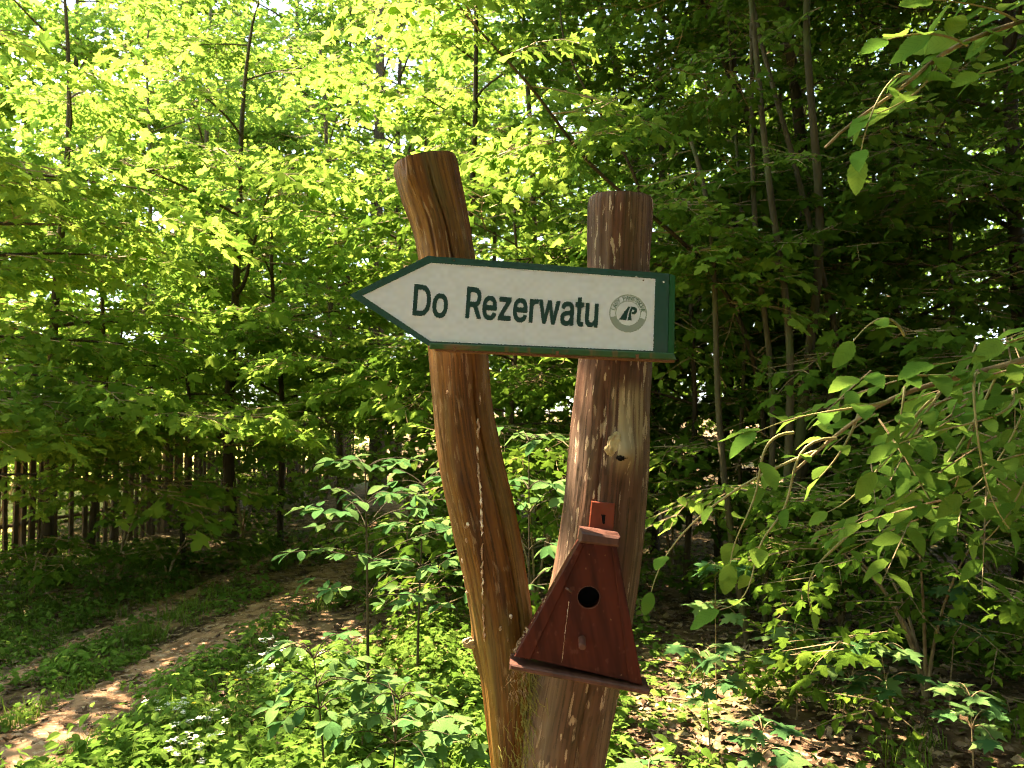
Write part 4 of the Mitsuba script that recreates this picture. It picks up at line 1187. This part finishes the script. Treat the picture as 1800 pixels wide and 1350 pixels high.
# more of its leaves, smaller ones farther back along the same boughs
HL, ht = Leaves(), []
hv_ = [ovate(9, 0.27, 0.22, 0.14 + 0.12 * q, seed=q, wave=0.012) for q in range(3)]
for i in range(44):
    t = r3.random()
    px, py = 1460 + 420 * t, r3.uniform(680 - 60 * t, 960)
    p = P(px, py, r3.uniform(2.05, 2.75))
    d = norm([r3.normal(-0.5, 0.5), r3.normal(-0.3, 0.4), r3.normal(-0.3, 0.3)])
    c = curve([p - d * 0.16 + [0, 0, 0.02], p, p + d * 0.16 - [0, 0, 0.03]], 9)
    ht.append(tube(c, np.linspace(0.003, 0.001, 9), 4, cap=False))
    for j in range(7):
        sd = norm(np.cross(d, [0, 0, 1.0])) * (1 if j % 2 else -1)
        HL.add(hv_[j % 3], d * r3.uniform(0.2, 0.8) + sd * r3.uniform(0.5, 1.0) + [0, 0, r3.normal(-0.15, 0.2)], np.array([0, 0, 1.0]) + 0.35 * r3.normal(size=3), c[1 + j], 0.075 * r3.uniform(0.7, 1.2), r3.random())
(mv, mf), mu = HL.mesh()
part(hb, 'foliage', (mv, mf), 'leaf_hornbeam', True, mu, kind='stuff')
part(hb, 'fine_twigs', join(ht), 'twig_tan', kind='stuff')


def sapling(label, base, h, lean, tiers, size, variants, seed, spread=0.35, clusters=4, per=5, name='sapling', rad=0.008, bsdf='twig_tan'):
    r = np.random.default_rng(seed)
    key = thing(name, label, 'sapling')
    b = np.array([base[0], base[1], float(gz(base[0], base[1])) - 0.03])
    c = curve([b, b + [lean[0] * 0.3, lean[1] * 0.3, h * 0.5], b + [lean[0], lean[1], h]], 24)
    part(key, 'stem', tube(c, np.linspace(rad, rad * 0.3, 24), 7, 0.06, seed), bsdf, True)
    for t in tiers:
        p0 = c[int(t * 23)]
        a0 = r.uniform(0, 6.28)
        for k in range(clusters):
            a = a0 + k * 6.28 / clusters + r.normal(0, 0.3)
            ln = spread * r.uniform(0.55, 1.15) * (1.15 - 0.5 * t)
            e = p0 + np.array([math.cos(a) * ln, math.sin(a) * ln, ln * r.uniform(-0.05, 0.45)])
            tc = curve([p0, (p0 + e) / 2 + [0, 0, 0.03], e], 8)
            part(key, 'twig', tube(tc, np.linspace(0.003, 0.0012, 8), 5), bsdf, True)
            for j in range(per):     # leaves bunched at the end of the twig
                q = tc[-1] if j < per * 0.6 else tc[int(r.uniform(3, 7))]
                b2 = a + (j - per / 2) * 6.28 / per * 0.62 + r.normal(0, 0.2)
                leaf_part(key, variants, np.array([math.cos(b2), math.sin(b2), r.normal(-0.12, 0.2)]), np.array([0, 0, 1.0]) + 0.25 * r.normal(size=3), q, size * r.uniform(0.7, 1.2), r)
    return key


def gp(px, py):
    return G(px, py)[:2]


sapling('young oak sapling with pale green leaf bunches in tiers left of the leaning limb', P(650, 700, 4.0)[:2], 1.30, (-0.02, 0.0), [0.55, 0.68, 0.80, 0.90, 1.0], 0.088, SP, 1, 0.48, 5, 6, 'oak_sapling', 0.010, 'bark_brown')
sapling('short oak sapling with a broad pale leaf bunch at knee height, nearest the path', P(578, 700, 3.1)[:2], 0.62, (-0.05, 0.0), [0.72, 0.86, 1.0], 0.072, SP, 2, 0.26, 5, 6, 'oak_sapling', 0.006, 'bark_brown')
sapling('low oak sapling beside the leaning limb just above the herbs', P(690, 700, 3.0)[:2], 0.52, (0.03, 0.0), [0.70, 0.85, 1.0], 0.066, SP, 3, 0.25, 5, 6, 'oak_sapling', 0.006, 'bark_brown')
sapling('slender sapling with fresh leaves seen in the gap between the two limbs', P(930, 700, 4.2)[:2], 1.42, (0.0, 0.05), [0.50, 0.62, 0.74, 0.86, 1.0], 0.095, SP, 4, 0.36, 4, 6, 'oak_sapling', 0.009, 'bark_brown')
sapling('leafy sapling in the distance left of the leaning limb beside the reddish bank', P(735, 700, 4.6)[:2], 1.15, (0.04, 0.0), [0.5, 0.65, 0.8, 0.92, 1.0], 0.095, SP, 5, 0.40, 5, 6, 'oak_sapling', 0.009, 'bark_brown')
for i, (px, d, h, lab) in enumerate(((1245, 3.6, 0.50, 'maple seedling with star shaped leaves just right of the bird house'), (1255, 4.4, 0.72, 'taller maple seedling in front of the bare stems'), (1395, 4.1, 0.45, 'small maple seedling at the foot of the bare stems'),
                                     (1170, 3.1, 0.22, 'tiny maple seedling in leaf litter right of the post'), (1330, 3.3, 0.30, 'maple seedling in the leaf litter below the bare stems'), (1560, 3.7, 0.5, 'shaded maple seedling under the drooping branch'),
                                     (1700, 3.4, 0.4, 'shaded maple seedling at the lower right'), (1470, 3.9, 0.42, 'maple seedling between the bare stems and the lower right corner'), (1660, 4.2, 0.65, 'taller shaded maple seedling under the drooping branch'), (790, 3.2, 0.35, 'maple seedling at the foot of the leaning limb'), (640, 3.6, 0.4, 'maple seedling behind the herbs left of the leaning limb'))):
    sapling(lab, P(px, 700, d)[:2], h, (rng.normal(0, 0.04), 0.0), [0.7, 1.0], 0.10, SM, 20 + i, 0.17, 4, 3, 'maple_seedling', 0.0045)

# ------------------------------------------------------------------ herbs, grass, litter, flowers
r4 = np.random.default_rng(123)
for s in range(5):     # herb tufts
    L = Leaves()
    r = np.random.default_rng(500 + s)
    for i in range(34):
        a, e = r.uniform(0, 6.28), r.uniform(0.15, 1.2)
        R_, z = 0.13 * r.random() ** 0.6, r.uniform(0.02, 0.16)
        L.add(ov_lo[r.integers(3)] if s % 2 else mp_lo[r.integers(3)], [math.cos(a), math.sin(a), r.normal(0, 0.25)], [0, 0, 1.0] + 0.3 * r.normal(size=3), [math.cos(a) * R_, math.sin(a) * R_, z * (1.2 - R_ * 4)], 0.048 * r.uniform(0.6, 1.3), r.random())
    group('herb', L.ply('leaf_herb'))
for s in range(4):
    L = Leaves()
    r = np.random.default_rng(520 + s)
    for i in range(46):
        a, R_, h = r.uniform(0, 6.28), 0.10 * r.random() ** 0.5, r.uniform(0.06, 0.17)
        w, bend = 0.0028, r.uniform(0.1, 0.9)
        o = np.array([math.cos(a * 3) * R_, math.sin(a * 3) * R_, 0])
        d, sd = np.array([math.cos(a), math.sin(a), 0]), np.array([-math.sin(a), math.cos(a), 0])
        ps = [o + d * bend * h * t * t + [0, 0, h * t * (1 - 0.25 * bend * t)] for t in (0, 0.5, 1)]
        V = np.array([ps[0] - sd * w, ps[0] + sd * w, ps[1] - sd * w * 0.8, ps[1] + sd * w * 0.8, ps[2]])
        L.V.append(V); L.F.append(np.array([[0, 1, 3], [0, 3, 2], [2, 3, 4]]) + L.n); L.U.append(np.column_stack([np.full(5, r.random()), [0, 0, .5, .5, 1]])); L.n += 5
    group('grass', L.ply('grass_blade'))
hn = gn = 0
for i in range(5200):
    px = r4.uniform(-150, 1950)
    d = 2.3 + 9 * r4.random() ** 1.5
    x, y, _ = P(px, 700, d)
    g_ = path_gap(x, y)
    if g_ < 0.0 and r4.random() < 0.97:
        continue
    py = pix([x, y, 0])[1]
    dens = meshkit.fbm(np.array([[x * 0.9, y * 0.9, 0.0]]), 3, 77)[0]
    right = x > 0.12 * y
    if right:
        w = 0.20 if (px < 1330 and d < 3.4) else 0.08
    else:
        w = 1.0 if (g_ > 0 and d < 5.2) else 0.75
    if d > 6:
        w *= 0.8
    if r4.random() > w * np.clip((dens - 0.28) * 4, 0.1, 1):
        continue
    between = x < PATH_A[np.argmin(np.hypot(PATH_A[:, 0] - x, PATH_A[:, 1] - y)), 0]
    z = float(gz(x, y)) - 0.005
    s_ = r4.uniform(0.6, 1.25) * (0.75 if g_ < 0.15 else 1)
    m = frame([math.cos(i * 2.4), math.sin(i * 2.4), 0], [0.1 * r4.normal(), 0.1 * r4.normal(), 1.0], [x, y, z], s_)
    if r4.random() < (0.55 if between else 0.36):
        inst('grass', gn, GROUPS['grass'][r4.integers(4)][0], m)
        gn += 1
    else:
        m[:3, 2] *= r4.uniform(0.7, 1.5)
        inst('herb_layer', hn, GROUPS['herb'][r4.integers(5)][0], m)
        hn += 1
labels['grass'] = {'label': 'short tufts of green grass along the ruts of the path', 'category': 'grass', 'kind': 'stuff'}
labels['herb_layer'] = {'label': 'low green woodland herbs covering the ground beside the path', 'category': 'ground cover', 'kind': 'stuff'}

L = Leaves()
dl = [(v * [1, 1, 1] + np.column_stack([0 * v[:, 0], 0 * v[:, 0], 0.5 * (v[:, 0] - 0.5) ** 2 * sg + 0.4 * v[:, 1] ** 2]), f) for sg in (1, -0.6) for v, f in (ovate(4, 0.3, 0.1, 0.0), rough_leaf, lobed(MAPLE_LOW, 0.05, 0.05, 0.2, 4))]
for i in range(18500):
    px, d = r4.uniform(-100, 1900), 2.2 + 8.5 * r4.random() ** 1.35
    x, y, _ = P(px, 700, d)
    g_ = path_gap(x, y)
    if g_ < 0 and r4.random() < 0.3:
        continue
    if x < 0 and r4.random() < 0.45:
        continue
    up = np.array([0, 0, 1.0]) + 0.35 * r4.normal(size=3)
    a = r4.uniform(0, 6.28)
    L.add(dl[r4.integers(6)], [math.cos(a), math.sin(a), r4.normal(0, 0.12)], up, [x, y, 0], 0.022 + 0.062 * r4.random() ** 1.4, r4.random())
for vv in L.V:
    c_ = vv.mean(0)
    vv[:, 2] += gz(c_[0], c_[1]) + 0.012
scene['leaf_litter'] = L.ply('dead_leaf')
labels['leaf_litter'] = {'label': 'dry brown fallen leaves scattered over the woodland floor', 'category': 'fallen leaves', 'kind': 'stuff'}
for i in range(24):
    px, d = r4.uniform(-50, 1850), r4.uniform(2.8, 7)
    x, y, _ = P(px, 700, d)
    a, ln = r4.uniform(0, 6.28), r4.uniform(0.15, 0.5)
    q0, q1 = np.array([x, y, 0]), np.array([x + math.cos(a) * ln, y + math.sin(a) * ln, 0])
    for q in (q0, q1):
        q[2] = float(gz(q[0], q[1])) + 0.015
    k = thing('fallen_twig', 'dry twig lying on the woodland floor', 'twig', 'dry twigs on the woodland floor')
    scene[k] = mikit.ply(tube(curve([q0, (q0 + q1) / 2 + r4.normal(0, 0.02, 3) * [1, 1, 0.3] + [0, 0, 0.015], q1], 8), np.linspace(0.006, 0.002, 8), 6, 0.1, i), 'twig_tan', smooth=True)

for px, py, n, lab in ((487, 1130, 16, 'white flowering herb beside the short oak sapling'), (470, 1160, 10, 'smaller white flowering herb just below the first'), (545, 1160, 8, 'white flowering herb at the stem of the short oak sapling'), (330, 1330, 12, 'white flowering herb at the bottom edge near the path'), (290, 1250, 9, 'pale white flowering herb in the green patch beside the path'), (355, 1285, 7, 'white flowering herb a little above the bottom edge')):
    k = thing('white_flower_plant', lab, 'flower')
    r = np.random.default_rng(px)
    x, y = G(px, py + 60)[:2]
    z = float(gz(x, y))
    st, pt, lv = [], [], Leaves()
    for j in range(n):
        a, R_ = r.uniform(0, 6.28), 0.10 * r.random() ** 0.5
        e = np.array([x + math.cos(a) * R_, y + math.sin(a) * R_, z + r.uniform(0.12, 0.24)])
        st.append(tube([[x + math.cos(a) * R_ * 0.4, y + math.sin(a) * R_ * 0.4, z], (e + [x, y, z]) / 2 + [0, 0, 0.03], e], [0.0016, 0.0013, 0.001], 4, cap=False))
        for _ in range(3):
            b = r.uniform(0, 6.28)
            lv.add(ov_lo[1], [math.cos(b), math.sin(b), 0.1], [0, 0, 1.0] + 0.3 * r.normal(size=3), e * [1, 1, 0] + [0, 0, z + r.uniform(0.03, 0.11)], 0.05, r.random())
        for _ in range(9):
            o = e + r.normal(0, 0.009, 3) * [1, 1, 0.5]
            for q in range(4):
                b = q * 1.57 + r.random()
                pt.append((np.array([[0, 0, 0], [0.006, 0.002, 0.001], [0.007, 0, 0.002], [0.006, -0.002, 0.001]]) @ np.array([[math.cos(b), math.sin(b), 0], [-math.sin(b), math.cos(b), 0], [0, 0, 1]]) + o, np.array([[0, 1, 2], [0, 2, 3]])))
    part(k, 'stem', join(st), 'twig_green', kind='stuff')
    part(k, 'petals', join(pt), 'petal_white', kind='stuff', label='small white petals')
    (mv, mf), mu = lv.mesh()
    part(k, 'foliage', (mv, mf), 'leaf_herb', uv=mu, kind='stuff')
pt = []
for px, py in ((400, 1200), (415, 1210), (405, 1195), (340, 1250), (510, 1230), (515, 1228), (440, 1205), (300, 1215), (360, 1190), (620, 1290)):
    c_ = np.array([*G(px, py + 25)[:2], 0.0])
    c_[2] = float(gz(c_[0], c_[1])) + 0.11
    k = thing('yellow_flower', 'tiny yellow flower among the herbs beside the path', 'flower', 'yellow flowers among the herbs')
    pl = [(np.array([[0, 0, 0], [0.008, 0.004, 0.003], [0.012, 0, 0.004], [0.008, -0.004, 0.003]]) @ np.array([[math.cos(b), math.sin(b), 0], [-math.sin(b), math.cos(b), 0], [0, 0, 1]]) + c_, np.array([[0, 1, 2], [0, 2, 3]])) for b in np.arange(5) * 1.2566]
    part(k, 'petals', join(pl), 'petal_yellow')
    part(k, 'stem', tube([c_ - [0, 0, 0.11], c_ - [0.004, 0, 0.05], c_], 0.0012, 4), 'twig_green')
